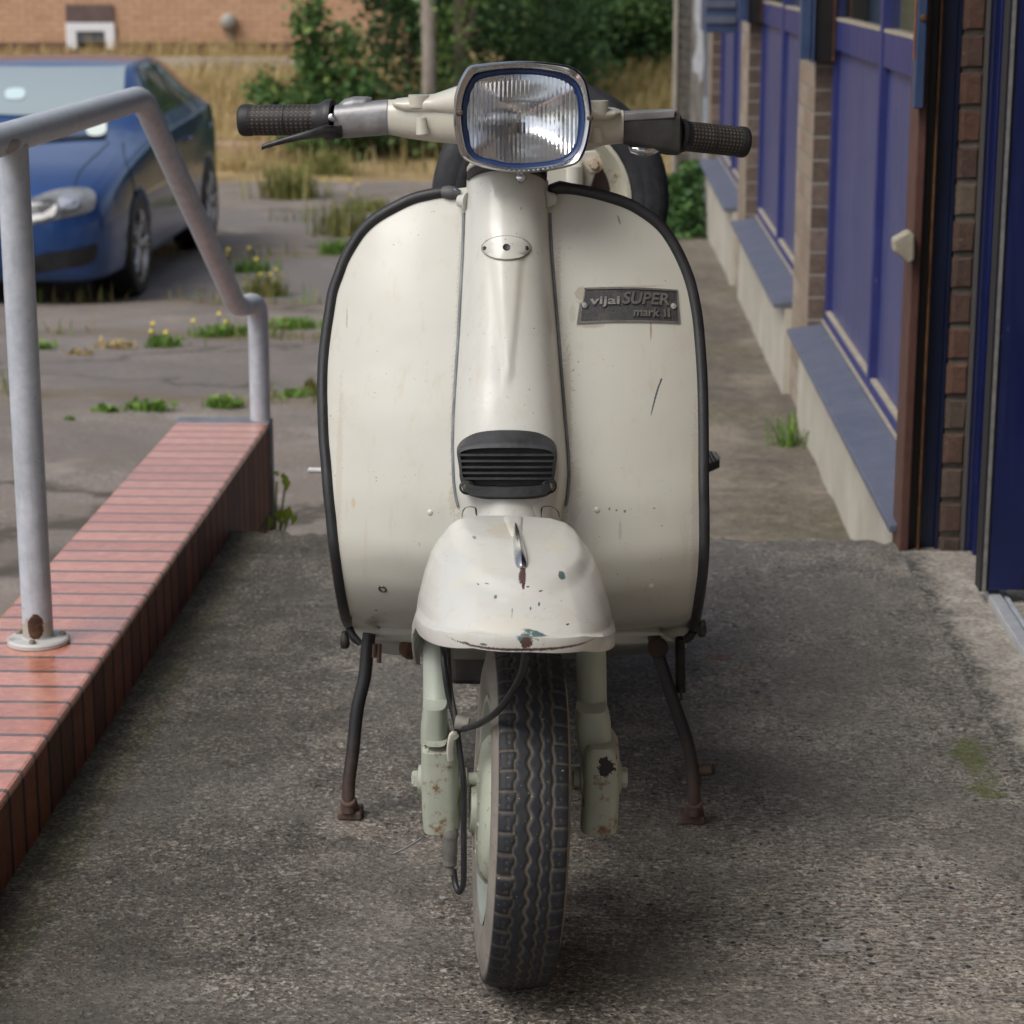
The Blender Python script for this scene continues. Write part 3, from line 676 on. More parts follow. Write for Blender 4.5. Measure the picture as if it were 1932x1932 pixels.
marks = [
         (shc(1150,960-.5), (.0013,.05,.0018), (.08,.13,.14), .9, .6, 0), (shc(1163,962), (.0016,.05,.0012), (.08,.13,.14), .9, .6, 0), (shc(1179,964), (.0018,.05,.002), (.08,.13,.14), .9, .6, 0), (shc(1234,958), (.0018,.05,.001), (.08,.10,.10), .8, .6, 0),
         (shc(868,600), (.005,.05,.16), (.33,.28,.19), .40, 1.0, 0), (shc(860,790), (.006,.05,.14), (.33,.28,.19), .40, 1.0, 0), (shc(1052,600), (.004,.05,.16), (.30,.25,.18), .45, 1.0, 0), (shc(1070,790), (.006,.05,.14), (.30,.25,.18), .45, 1.0, 0), (shc(865,930), (.012,.05,.03), (.36,.30,.2), .35, 1.1, 0), (shc(1080,930), (.010,.05,.04), (.33,.27,.19), .35, 1.1, 0), (shc(640,900), (.004,.05,.2), (.36,.31,.22), .3, 1.1, 0), (shc(1312,950), (.005,.05,.2), (.33,.28,.2), .3, 1.1, 0), (shc(760,1190), (.09,.08,.006), (.33,.27,.18), .35, 1.1, 0), (shc(1220,1185), (.07,.08,.007), (.30,.24,.16), .4, 1.1, 0), (shc(1229,1104), (.0034,.05,.0034), (.75,.74,.68), 1, .15, 0), (shc(1170,1000), (.002,.05,.013), br, .35, .8, 0), (shc(1168,415), (.0012,.05,.006), (.12,.12,.11), .8, .4, R(20)),
         (shc(1096,556), (.007,.05,.009), br, .5, .9, 0), (shc(1115,614), (.016,.05,.003), br, .45, 1.0, 0), (shc(1228,622), (.0015,.05,.012), (.28,.13,.06), .6, .5, 0), (shc(1190,541), (.04,.05,.0016), br, .4, .9, 0), (shc(1080,590), (.004,.05,.010), br, .25, 1.0, 0),
         (shc(655,600), (.0012,.05,.013), (.30,.25,.13), .6, .7, 0), (shc(667,948), (.003,.05,.006), (.45,.33,.14), .5, .8, 0), (shc(710,1150), (.0022,.05,.0018), (.10,.10,.10), .8, .4, 0), (shc(704,1163), (.0025,.05,.001), (.10,.10,.10), .8, .4, 0)]
WHITE = paint('cream_paint_shield', marks, specks=.735)
shield = shm.build('leg_shield', WHITE, sc, auto=0, solid=.0022, solid_off=-1)
# lower lip and floor
b = MB()
r0 = rows[0]; fl_rows = [[p + Vector((0,.004,-.001)) for p in r0]]
def fr(y, z, hw): 
    return [Vector((lerp(SHX-hw, SHX+hw, j/NC), SCY+y, z)) for j in range(NC+1)]
fl_rows.append([Vector((lerp(r0[0].x, r0[-1].x, j/NC), p.y+.02, p.z-.018)) for j, p in enumerate(r0)])
fl_rows += [fr(.50,.292,.205), fr(.70,.288,.20), fr(.86,.288,.19)]
b.loft(fl_rows, closed=False, flip=True); b.build('floor_panel', WHITE, sc, auto=0, solid=.002)
# rubber trims
for pts, sgn in ((Ls, 1), (Rs, -1)):
    c2 = inset2(pts, 10.5, sgn); k = 88 if sgn == 1 else 88
    path = [on(p.x, p.y, shield_y) + Vector((0,-.0015,0)) for p in c2[:k]]
    path = [path[0] + Vector((0,.012,-.003))] + path
    b = MB(); b.tube(path, [.0066]+[.0081]*(len(path)-1), 12); b.build('shield_trim', RUB, sc)
b = MB()
b.tube([shc(836,362)+Vector((0,-.002,0)), shc(846,362.5)+Vector((0,-.003,0)), shc(856,364)+Vector((0,-.003,0)), shc(867,367)+Vector((0,-.002,0))], [.0095,.0115,.0115,.008], 12, flat=.8)
cl = b.build('trim_clip', simple('dark_grey_clip', (.075,.078,.08),(.11,.11,.11),30,.6), sc)
b = MB(); b.lathe([(0,.0035),(.0042,.003),(.0048,0)], shc(857,360.5)+Vector((0,-.009,0)), (0,-1,.1), 14); b.build('screw', CHROME, cl)
b = MB(); b.tube([shc(1074,355.5)+Vector((0,-.002,0)), shc(1056,353)+Vector((0,-.004,0)), shc(1040,357)+Vector((0,-.004,0)), shc(1034,360)+Vector((0,-.003,0))], [.0100,.0112,.0095,.003], 12, flat=.8)
b.build('trim_clip', RUB, sc)
# rivets on the shield
for (px, py, r) in ((812,967,.0056),(1126,962.5,.0056)):
    b = MB(); p, n = cast(SHB, px, py); b.lathe([(0,.0035),(r*.6,.003),(r*.9,.0015),(r,0)], p, n, 18); b.build('rivet', WHITE, sc)
p, n = cast(SHB, 723, 1109); b = MB(); b.lathe([(0,.002),(.0035,.002),(.004,.0036),(.0058,.0033),(.0064,0)], p, n, 18); b.build('rivet', simple('dull_bolt', (.16,.145,.11),(.09,.08,.065),60,.5,.6), sc)

# old scratch through the paint on the right wing
b = MB(); r = []
sp_ = smooth_path(v2([(1248,713),(1246,720),(1242,730),(1237.5,745),(1233,762),(1229.5,776),(1227.5,784)]), 6)
for i, p in enumerate(sp_):
    t = i/(len(sp_)-1); hw = interp(t, [0,.06,.2,.5,.8,1], [1.0,1.9,1.5,1.7,1.0,.2])*(1+.25*math.sin(i*2.3)); r.append([shc(p.x-hw, p.y)+Vector((0,-.0026,0)), shc(p.x, p.y)+Vector((0,-.0029,0)), shc(p.x+hw, p.y)+Vector((0,-.0026,0))])
b.loft(r, closed=False, flip=False); b.build('paint_scratch', simple('scratch_slate', (.045,.07,.082),(.075,.10,.11),200,.6), shield, auto=0)
# name plate -------------------------------------------------------
TL, TR_, BR, BL = Vector((1097.5,543,0)), Vector((1278.5,546.7,0)), Vector((1283.5,610.5,0)), Vector((1088,610.5,0))
def plate(u, v, h):
    top = TL.lerp(TR_, u) + Vector((0,-5.0*4*u*(1-u)*.6,0)); bot = BL.lerp(BR, u) + Vector((0,-5.0*4*u*(1-u)*.6,0))
    q = bot.lerp(top, v); p = on(q.x, q.y, shield_y); d = ray(q.x, q.y).normalized(); return p - d*h
def slabuv(mb, u0, u1, v0, v1, h0, h1, nu=18, mi=0):
    r = [[plate(u0,v0,h0) for _ in (0,)], ]
    rings = []
    for i in range(nu+1):
        u = lerp(u0, u1, i/nu); rings.append([plate(u,v0,h0), plate(u,v0,h1), plate(u,v1,h1), plate(u,v1,h0)])
    mb.loft(rings, True, (True,True), mi, flip=True)
m = NT('plate_ground'); n1 = m.voro(650, feature='DISTANCE_TO_EDGE'); n2 = m.noise(40,5,.7)
cc = m.ramp(n1, [(.04,(.085,.085,.088)),(.14,(.014,.014,.016))]); cc = m.mix(m.ramp(n2,[(.52,0),(.72,.6)]), cc, (.13,.115,.09))
PLB = m.done(cc, .5, .2, m.bump(n1, .5, .002))
PLM = simple('plate_metal', (.17,.17,.165),(.28,.275,.26), 60, .38, .6)
b = MB(); slabuv(b, .03, 1, 0, 1, .0002, .0030)
npl = b.build('name_plate', PLB, sc, auto=35)
b = MB(); slabuv(b, 0,1,0,.055,.0001,.0044); slabuv(b, .045,1,.945,1,.0001,.0044); slabuv(b,.985,1,.056,.944,.0001,.0044,2); slabuv(b,0.0,.017,.056,.55,.0001,.0044,2); slabuv(b,.03,.043,.60,.944,.0001,.0032,2); slabuv(b,0,.05,.50,.58,.0001,.0034,3)
b.build('plate_rim', PLM, npl, auto=35)
def lettering(text, u0, u1, v0, v1, shear=0.0, bold=.018, h=.0024):
    cu = bpy.data.curves.new('txt', 'FONT'); cu.body = text; cu.size = 1; cu.shear = shear; cu.offset = bold; cu.extrude = .5; cu.resolution_u = 4
    ob = bpy.data.objects.new('txt', cu); COL.objects.link(ob); bpy.context.view_layer.update()
    me = bpy.data.meshes.new_from_object(ob.evaluated_get(bpy.context.evaluated_depsgraph_get()))
    xs = [v.co.x for v in me.vertices]; ys = [v.co.y for v in me.vertices]; zs = [v.co.z for v in me.vertices]
    vs = []
    for v in me.vertices:
        u = lerp(u0, u1, (v.co.x-min(xs))/(max(xs)-min(xs))); w = lerp(v0, v1, (v.co.y-min(ys))/(max(ys)-min(ys)))
        vs.append(plate(u, w, .0028 + h*(v.co.z-min(zs))/(max(zs)-min(zs))))
    fs = [list(p.vertices) for p in me.polygons]
    bpy.data.objects.remove(ob); return vs, fs
LET = simple('raised_letters', (.125,.125,.122),(.20,.198,.19), 60, .42, .5)
LETB = simple('raised_letters_bright', (.30,.30,.29),(.42,.41,.39), 60, .38, .6)
b = MB(); b.add(*lettering('vijai', .10, .405, .44, .74, 0, .022)); b.build('lettering', LETB, npl, smooth=False)
b = MB(); b.add(*lettering('SUPER', .43, .905, .52, .88, .18, .028)); b.build('lettering', LET, npl, smooth=False)
b = MB(); b.add(*lettering('mark', .545, .805, .17, .43, .1, .026)); b.add(*lettering('II', .845, .905, .17, .42, .0, .022)); b.build('lettering', LET, npl, smooth=False)
for u in (.055,.945):
    p = plate(u, .5, .003); b = MB(); b.lathe([(0,.0028),(.0035,.0024),(.0046,0)], p, (0,-1,.2), 14); b.build('rivet', LETB, npl)

# steering column cover -------------------------------------------
rowsL = [(345,880.5),(365,879.5),(400,878),(440,877),(482,875.6),(558,871.7),(633,868),(708,863),(783,858.5),(845,857),(908,859.5),(935,863),(955,868),(985,873)]
rowsR = [(345,1035),(365,1034.8),(400,1034.7),(440,1036),(482,1038.5),(558,1044.7),(633,1051),(708,1057),(783,1063),(845,1068.5),(895,1071),(935,1068),(955,1064),(985,1059)]
NR, NA = 110, 64
cg = []
for i in range(NR+1):
    py = lerp(345, 986, i/NR); t = i/NR
    xl = interp(py, *zip(*rowsL)); xr_ = interp(py, *zip(*rowsR))
    A_, B_ = shc(xl, py), shc(xr_, py); cen = (A_+B_)*.5; w = (B_-A_).length*.5; ux = (B_-A_).normalized()
    fw = Vector((0,-1,lerp(.42,.22,t))).normalized(); dep = interp(t, [0,.15,.6,.8,1], [.062,.066,.075,.082,.084]); n = interp(t, [0,.2,.75,1], [2.0,2.1,2.5,2.6])
    row = []
    for j in range(NA+1):
        a = math.pi*j/NA; c_, s_ = -math.cos(a), math.sin(a)
        x = math.copysign(abs(c_)**(2/n), c_); d = abs(s_)**(2/n)
        off = 0
        if 440 < py < 770 and d > .5:              # keel-shaped crease under the badge
            hw = lerp(.50, .0, (py-440)/330); ridge = lerp(.20,.06,(py-440)/330)
            if hw > .02:
                q = (x-.02)/hw
                off = .0034*max(0, 1-max(0, (q-.62)/.38 if q > .62 else 0) - max(0, (-q-.3)/.7 if q < -.3 else 0)) if -1 < q < 1 else 0
                off *= smst(440,500,py)*smst(770,700,py) if py > 700 else smst(440,500,py)
        row.append(cen + ux*(x*w) + fw*(d*dep + off))
    cg.append(row)
cm = MB(); cm.loft(cg, closed=False, flip=True); CMB = cm.bvh()
# closed top and the lip below the horn
b = MB(); b.loft(cg, closed=False, flip=True)
topc = (cg[0][0]+cg[0][-1])*.5 + Vector((0,-.02,.005))
b.loft([cg[0], [topc.lerp(p, .82) + Vector((0,0,.004)) for p in cg[0]], [topc.lerp(p, .3)+Vector((0,0,.004)) for p in cg[0]]], closed=False, flip=False)
bot = cg[-1]; bc = (bot[0]+bot[-1])*.5
b.loft([bot, [bc.lerp(p, .985) + Vector((0,.0,-.003)) for p in bot], [bc.lerp(p, .95) + Vector((0,0,-.002)) for p in bot], [bc.lerp(p,.93)+Vector((0,.0,.05)) for p in bot]], closed=False, flip=True)
CREAM2 = paint('cream_paint_column', [(on(936,560,lambda x,z: Y_(.18)), (.03,.2,.06), (.52,.50,.42), .22, .9, 0), (on(905,700,lambda x,z: Y_(.16)), (.012,.2,.05), (.45,.43,.36), .25, 1.0, 0)], base=(.50,.50,.455), base2=(.535,.535,.495), specks=.735)
b.build('column_cover', CREAM2, sc, auto=0)
# piping down both sides
PIPE = simple('grey_piping', (.10,.115,.125),(.19,.205,.22), 30, .4)
for rr_, s in ((rowsL,-1),(rowsR,1)):
    path = [shc(interp(py, *zip(*rr_)) + s*2.2, py) + Vector((0,-.0035,0)) for py in range(402, 966, 12)]
    b = MB(); b.tube(path, .0026, 8); b.build('piping', PIPE, sc)
# bosses beside the column top
for (px0, px1, py) in ((884,868,377),(1030,1045,373)):
    b = MB(); p0 = shc(px0, py)+Vector((0,-.022,0)); p1 = shc(px1, py)+Vector((0,-.016,0))
    b.tube([p0, p0.lerp(p1,.6), p1, p1 + (p1-p0)*.25], [.012,.0092,.0082,.003], 14); b.build('column_boss', CREAM2, sc)
# oval blank badge
ring = []; 
def oval(s, h):
    out = []
    for k in range(48):
        a = 2*math.pi*k/48; p, n = cast(CMB, 955.5+43.5*s*math.cos(a), 468.5+22*s*math.sin(a), h); out.append(p)
    return out
b = MB(); b.loft([oval(1.0,.0002), oval(1.0,.0018), oval(.975,.0026), oval(.6,.0028), oval(.2,.0028), oval(.02,.0028)], True, (False,True), flip=False)
bd = b.build('badge_blank', CREAM2, sc, auto=50)
b = MB(); b.loft([oval(.96,.0006), oval(1.085,.0009)], True, (False,False), flip=True); b.build('badge_outline_shade', simple('outline_shade', (.16,.145,.115),(.34,.32,.27),160,.7), bd)  # dark ring paints the shadow outline around the badge
for (px, py, r) in ((916,469.5,.0024),(955.5,468,.0042),(992,469.5,.0026)):
    p, n = cast(CMB, px, py, .0031); b = MB(); b.lathe([(0,.0),(r*.75,0),(r,.0004),(r*1.15,0)], p, n, 16); b.build('screw_hole', simple('hole_dark', (.008,.008,.008)), bd)

# horn grille ------------------------------------------------------
o0 = [(857,850),(858,838),(870,824),(895,812),(925,807),(957,806),(990,807),(1020,812),(1045,825),(1054,838),(1055,850),(1054,880),(1047,905),(1044,932),(1018,942),(985,945),(957,946),(930,945),(900,941),(871,931),(864,908),(860,880)]
o1 = [(862,856),(865,848),(878,843),(900,841),(928,840),(957,839),(988,840),(1012,841),(1037,844),(1048,849),(1051,858),(1049,882),(1045,906),(1037,927),(1014,935),(985,937),(957,938),(930,937),(898,935),(878,927),(868,905),(866,882)]
o2 = [(868,857),(872,852),(884,848),(903,846),(930,845),(957,845),(986,845),(1010,846),(1032,849),(1042,854),(1045,860),(1042,882),(1040,900),(1031,912),(1010,918),(983,919),(957,920),(932,919),(901,918),(883,911),(873,898),(871,880)]
cf, _n = cast(CMB, 957, 885)
HY = cf.y - .021
def hplane(dy): return lambda x, z: HY + dy + abs(x-cf.x)**2*2.2 + (z-cf.z)*.26
def sm2(l, k=4): return smooth_path(v2(l), k, True)
S0_, S1_, S2_ = sm2(o0), sm2(o1), sm2(o2)
R0 = []
for p in S0_:
    q, n = cast(CMB, p.x, p.y, -.004); R0.append(q if q else on(p.x, p.y, hplane(.03)))
R1 = [on(p.x,p.y,hplane(0)) for p in S1_]; R2 = [on(p.x,p.y,hplane(-.001)) for p in S2_]; R3 = [p + Vector((0,.004,0)) for p in R2]
b = MB(); b.loft([R0, [a.lerp(c,.85)+Vector((0,-.001,.0015)) for a, c in zip(R0,R1)], R1, R2, R3], True, (False,False), flip=False)
hg = b.build('horn_grille', BPL, sc, auto=50)
b = MB(); cR = sum(R3, Vector())/len(R3); b.loft([R3, [p + Vector((0,.007,0)) for p in R3]], True, (False,True), flip=False); b.build('grille_back', simple('grille_dark', (.006,.006,.007),(.02,.02,.02),40,.6), hg)
def span(py):
    xs = []
    for i in range(len(S2_)):
        a, c = S2_[i], S2_[(i+1) % len(S2_)]
        if (a.y-py)*(c.y-py) < 0: xs.append(a.x + (c.x-a.x)*(py-a.y)/(c.y-a.y))
    return min(xs)-2, max(xs)+2
for py in (858,869.5,881,892,902.5,912):
    xa, xb = span(py); r = []
    for i in range(11):
        px = lerp(xa, xb, i/10); p = on(px, py, hplane(.0015)); r.append([p+Vector((0,-.0022,.0017)), p+Vector((0,-.0026,-.0012)), p+Vector((0,.008,-.0042)), p+Vector((0,.008,-.0012))])
    b = MB(); b.loft(r, True, (True,True)); b.build('slat', BPL, hg, auto=30)
for (px, py) in ((881,919),(1036,917)):
    p = on(px, py, hplane(.004)); b = MB(); b.lathe([(.0098,.012),(.0098,-.001),(.007,-.003),(.0068,0.0)], p, (0,1,-.1), 18); b.build('screw_ear', BPL, hg)
    b = MB(); b.lathe([(0,.003),(.0045,.0026),(.0058,.0012),(.0062,-.006)], p+Vector((0,-.001,0)), (0,-1,.1), 16); b.build('screw', simple('greenish_screw', (.17,.17,.12),(.10,.10,.075),90,.45,.7), hg)
# stem below the horn
stc = on(960, 985, lambda x,z: Y_(.16)); b = MB(); b.lathe([(.048,.09),(.048,.0),(.046,-.05)], stc+Vector((0,.02,.0)), AXD, 32); b.build('fork_stem', CREAM2, sc)
for poly in ([(872,976),(873,965),(878,958),(888,955.5),(897,957),(900,962),(900,976)], [(1020,976),(1020,961),(1024,956),(1036,954.5),(1047,959),(1054,967),(1055,976)]):  # flat dark patches paint the shade inside the recesses below the horn
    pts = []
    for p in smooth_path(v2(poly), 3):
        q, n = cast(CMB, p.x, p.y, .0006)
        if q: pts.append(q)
    if len(pts) > 4: b = MB(); b.add(pts, [tuple(range(len(pts)))]); b.build('painted_recess', simple('recess_shade', (.018,.015,.012)), sc, smooth=False)

# front mudguard ---------------------------------------------------
FX = at(970, 1150, Y=Y_(-.1)).x - .022
def fend(phi, s):
    """s: 0 bottom edge .. 1 apex"""
    a = abs(phi)
    zb = interp(a, [0,25,60,84,97,112,125], [.503,.500,.478,.462,.415,.365,.35])
    c_, s_ = math.cos(R(phi)), math.sin(R(phi))
    n = 2.6; px = math.copysign(abs(s_)**(2/n), s_); py = math.copysign(abs(c_)**(2/n), c_)
    h = math.sin(s*math.pi/2)
    k = interp(h, [0,.31,.54,.725,.82,.893,.95,.985,1.0], [1,.97,.915,.85,.785,.68,.58,.42,0.0])
    B = .262 if c_ > 0 else lerp(.235, .02, h**.5)
    kf = max(0, 1-h**2.3)**(1/2.3)
    zt = .563
    yc = lerp(.0, .075, h)
    hw = .1135 + .004*(1-h)
    x = px*hw*k; y = yc - py*B*kf
    z = zb + (zt-zb)*h
    # flat nose plate bounded by a soft crease, raised rib on the centre line
    d = math.hypot(x/.084, max(0, -(y+.0))/.175)
    z += .0065*smst(1.06, .88, d)*smst(.15, .5, h)
    return st(Vector((FX, SCY, 0)) + Vector((x, y, z)))
NP, NS = 150, 64
fg = []
for i in range(NS+1):
    s = i/NS
    fg.append([fend(lerp(-122,122,j/NP), s) for j in range(NP+1)])
def skirt(dz, off): 
    out = []
    for j in range(NP+1):
        phi = lerp(-122,122,j/NP); p = fend(phi, 0); cc_ = st(Vector((FX, SCY, 0)) + Vector((0,0,.47))); d = Vector((p.x-cc_.x, p.y-cc_.y, 0)).normalized()
        out.append(p + d*off + Vector((0,0,dz)))
    return out
fm = MB(); fm.loft([skirt(-.0005,-.003), skirt(-.002,.0005), skirt(0,.0008), skirt(.011,.0010), skirt(.0135,.0002), skirt(.015,-.0002)] + fg[8:], closed=False, flip=False)
FMB = fm.bvh()
def fc(px, py):
    p, n = cast(FMB, px, py); return p if p else on(px, py, lambda x,z: Y_(-.2))
tl_ = (.085,.135,.135); bw_ = (.075,.035,.03)
marks = [(fc(985,1083), (.0036,.04,.006), bw_, 1, .5, 0), (fc(988,1094), (.0022,.05,.007), bw_, 1, .5, 0), (fc(1060,1086), (.0042,.02,.0026), tl_, 1, .4, R(-30)), (fc(990,1204), (.009,.02,.007), tl_, 1, .5, R(-20)), (fc(1010,1195), (.014,.02,.002), tl_, 1, .5, R(-15)),
         (fc(993,1213), (.006,.02,.006), bw_, 1, .4, 0), (fc(935,1126), (.0017,.02,.0012), tl_, 1, .5, 0), (fc(1017,1140), (.0012,.02,.0012), tl_, 1, .4, 0), (fc(1001,1148), (.0010,.02,.0010), tl_, 1, .4, 0), (fc(1020,1115), (.0022,.02,.0006), (.08,.05,.05), 1, .5, 0), (fc(996,1107), (.0018,.02,.0006), bw_, 1, .4, 0),
         (fc(902,1102), (.0016,.02,.0005), tl_, 1, .6, 0), (fc(919,1101), (.0025,.02,.0004), tl_, 1, .6, 0), (fc(966,1157), (.0008,.02,.004), (.15,.17,.19), .9, .6, 0), (fc(1071,1178), (.0018,.02,.0006), bw_, 1, .5, 0), (fc(880,1213), (.004,.02,.0012), tl_, 1, .4, 0), (fc(912,1216), (.004,.02,.0014), tl_, 1, .4, 0),
         (fc(895,1014), (.0025,.02,.0005), (.12,.10,.09), .8, .5, 0), (fc(1050,1030), (.012,.02,.014), (.55,.53,.42), .6, .7, 0), (fc(950,1176), (.03,.02,.016), (.56,.54,.44), .5, .9, 0), (fc(900,1085), (.04,.02,.005), (.56,.54,.44), .4, .9, R(25)),
         (fc(950,1221)+Vector((0,0,-.0028)), (.08,.05,.0015), (.05,.02,.018), .85, 1.0, 0), (fc(1030,1220)+Vector((0,0,-.0026)), (.07,.05,.0015), (.05,.02,.018), .85, 1.0, 0), (fc(950,1000), (.02,.03,.02), (.50,.44,.30), .4, 1.0, 0)]
FPAINT = paint('cream_paint_mudguard', marks, base=(.515,.512,.472), base2=(.545,.542,.505), specks=.755)
mg = fm.build('front_mudguard', FPAINT, sc, auto=60, solid=.0016, solid_off=-1)
# chrome crest ornament
b = MB(); r = []
for t, hw, hh in ((0,.0024,.004),(.12,.0048,.010),(.35,.0082,.016),(.6,.0108,.020),(.8,.0118,.020),(.93,.0106,.014),(1,.0066,.006)):
    p, n = cast(FMB, lerp(972,984.5,t), lerp(987,1074,t)); tt = Vector((1,0,-.05)).normalized()
    hw *= .70; hh *= .62; r.append([p - n*.003 - tt*hw, p + n*hh*.35 - tt*hw*.95, p + n*hh*.8 - tt*hw*.42, p + n*hh, p + n*hh*.8 + tt*hw*.42, p + n*hh*.35 + tt*hw*.95, p - n*.003 + tt*hw])
b.loft(r, True, (True,True), flip=True); b.build('crest_ornament', CHROME, mg, auto=55, subsurf=1)
b = MB(); r = []
for t in [i/12 for i in range(13)]:
    row = []
    for k in range(9):
        u = k/8*2-1; hw = lerp(21, 10, t); p, n = cast(FMB, lerp(968, 975, t)+hw*u, lerp(974, 1016, t))
        if p is None: row = None; break
        row.append(p + n*(.0034*smst(1.0,.62,abs(u))*smst(1,.7,t) - .0006))
    if row: r.append(row)
b.loft(r, closed=False, flip=True); b.build('mudguard_rib', FPAINT, mg, auto=0)

# front wheel ------------------------------------------------------
WR = .215
wc = Vector((SCX, SCY, WR))
def wheel_pt(r, x, th): return st(wc + Vector((x, -r*math.cos(th), -r*math.sin(th))))
TP = [(-.036,.131),(-.0405,.140),(-.0445,.153),(-.0462,.168),(-.0452,.183),(-.0425,.193),(-.0405,.1985)]
def tread_r(x):
    return .2152 - 2.6*x*x - 2600*max(0,abs(x)-.030)**3*1.0
def build_tyre(place, dirt):
    nseg = 560; cols = []
    prof = [(x, r, 0) for x, r in TP]
    nx = 52; xs = [lerp(-.0398,.0398,i/nx) for i in range(nx+1)]
    verts = []; faces = []; colv = []
    for k in range(nseg):
        th = 2*math.pi*k/nseg; ln = th*WR; row = []
        def zig(amp, per, ph): 
            u = ((ln/per+ph) % 1); return amp*(abs(u*2-1)*2-1)
        def wav(amp, per, ph): return amp*math.sin(2*math.pi*(ln/per+ph))
        per = .0245
        pts = [(x, r, 0) for x, r in TP]
        sq = math.copysign(min(abs(math.sin(2*math.pi*ln/per))*2.2, 1), math.sin(2*math.pi*ln/per))
        for x in xs:
            g = 0
            d1 = abs(x - (-.0215 + .0016*sq)); d2 = abs(x - (-.0055 + wav(.0021,per,.1))); d3 = abs(x - (.0085 + zig(.0018,per,.3))); d4 = abs(x-(.0215+zig(.0014,per,.55)))
            dm = min(d1*1.15, d2*.75, d3, d4); g = max(g, smst(.0021,.0009,dm))
            if x < -.0215:
                u = (ln/per) % 1; g = max(g, smst(.0017,.0008,min(u,1-u)*per))
            if x > .0215:
                u = (ln/per+.35) % 1; g = max(g, smst(.0015,.0007,min(u,1-u)*per))
            for xc in (-.030, .030):            # little wear pins in the shoulder blocks
                for off in (.34,.68):
                    u = ((ln/per+off) % 1)*per; dd = math.hypot(min(u, per-u), x-xc); g = max(g, .7*smst(.0016,.0010,dd)*smst(.0004,.0009,dd))
            u = ((ln/per+.5) % 1)*per; dd = math.hypot(min(u,per-u), x-.0150); g = max(g, smst(.0018,.001,dd))
            pts.append((x, tread_r(x)-.0023*g, g))
        pts += [(-x, r, 0) for x, r in TP[::-1]]
        for i, (x, r, g) in enumerate(pts):
            verts.append(place(r, x, th)); colv.append((g, 1.0 if (i < len(TP) or i >= len(pts)-len(TP)) else 0.0, 0))
    n = len(pts)
    for k in range(nseg):
        k2 = (k+1) % nseg
        for i in range(n-1): faces.append((k*n+i, k2*n+i, k2*n+i+1, k*n+i+1))
    b = MB(); b.v = verts; b.f = faces; b.m = [0]*len(faces); b.uv = [[(0,0)]*4]*len(faces); b.vc = colv
    return b
m = NT('worn_tyre_rubber'); sc2 = m.node('ShaderNodeSeparateColor'); m.link(m.attr(), sc2.inputs[0])
n1 = m.noise(60, 6, .7); n2 = m.noise(12, 4)
cc = m.ramp(n1, [(.35,(.012,.013,.017)),(.65,(.024,.026,.031))])
cc = m.mix(m.math('MULTIPLY', sc2.outputs[0], .75), cc, m.ramp(n1, [(.35,(.085,.068,.05)),(.65,(.15,.125,.095))]))
side = m.ramp(n2, [(.3,(.17,.15,.128)),(.7,(.26,.235,.20))]); side = m.mix(m.ramp(n1,[(.55,0),(.7,.6)]), side, (.07,.062,.055))
cc = m.mix(sc2.outputs[1], cc, side)
sp = m.noise(240, 2); cc = m.mix(m.math('MULTIPLY', m.math('GREATER_THAN', sp, .73), .8), cc, (.33,.30,.25))
TYRE = m.done(cc, .62, 0, m.bump(n1, .15, .003), spec=.35)
fwh = bpy.data.objects.new('front_wheel', None); COL.objects.link(fwh); fwh.parent = sc
def lathe_wheel(mb, prof, fn, seg=64):
    mb.loft([[fn(r, x, 2*math.pi*k/seg) for k in range(seg)] for (x, r) in prof], True, (False,False))
ty = build_tyre(wheel_pt, True).build('tyre', TYRE, fwh, auto=0)
b = MB(); lathe_wheel(b, [(-.038,.137),(-.043,.140),(-.0425,.132),(-.034,.126),(-.022,.118),(-.018,.100),(-.018,.03)], wheel_pt); lathe_wheel(b, [(.038,.137),(.043,.140),(.0425,.132),(.034,.126),(.022,.118),(.018,.100),(.018,.03)][::-1], wheel_pt)
b.build('rim', PALE, fwh, auto=40)
b = MB(); lathe_wheel(b, [(-.018,.098),(-.040,.090),(-.048,.080),(-.052,.060),(-.054,.03),(-.060,.028),(-.060,.001)], wheel_pt, 48); lathe_wheel(b, [(.018,.098),(.030,.094),(.045,.07),(.05,.03),(.05,.001)][::-1], wheel_pt, 48)
for k in range(8):
    th = k*math.pi/4+.2; p = wheel_pt(.106, -.018, th); q = wheel_pt(.106, -.026, th); b.tube([p,q], .008, 8)
for k in range(12):
    th = k*math.pi/6; p = wheel_pt(.088, -.036, th); q = wheel_pt(.050, -.0515, th); b.tube([p,q], .0035, 6)
b.build('hub', RPALE, fwh, auto=45)

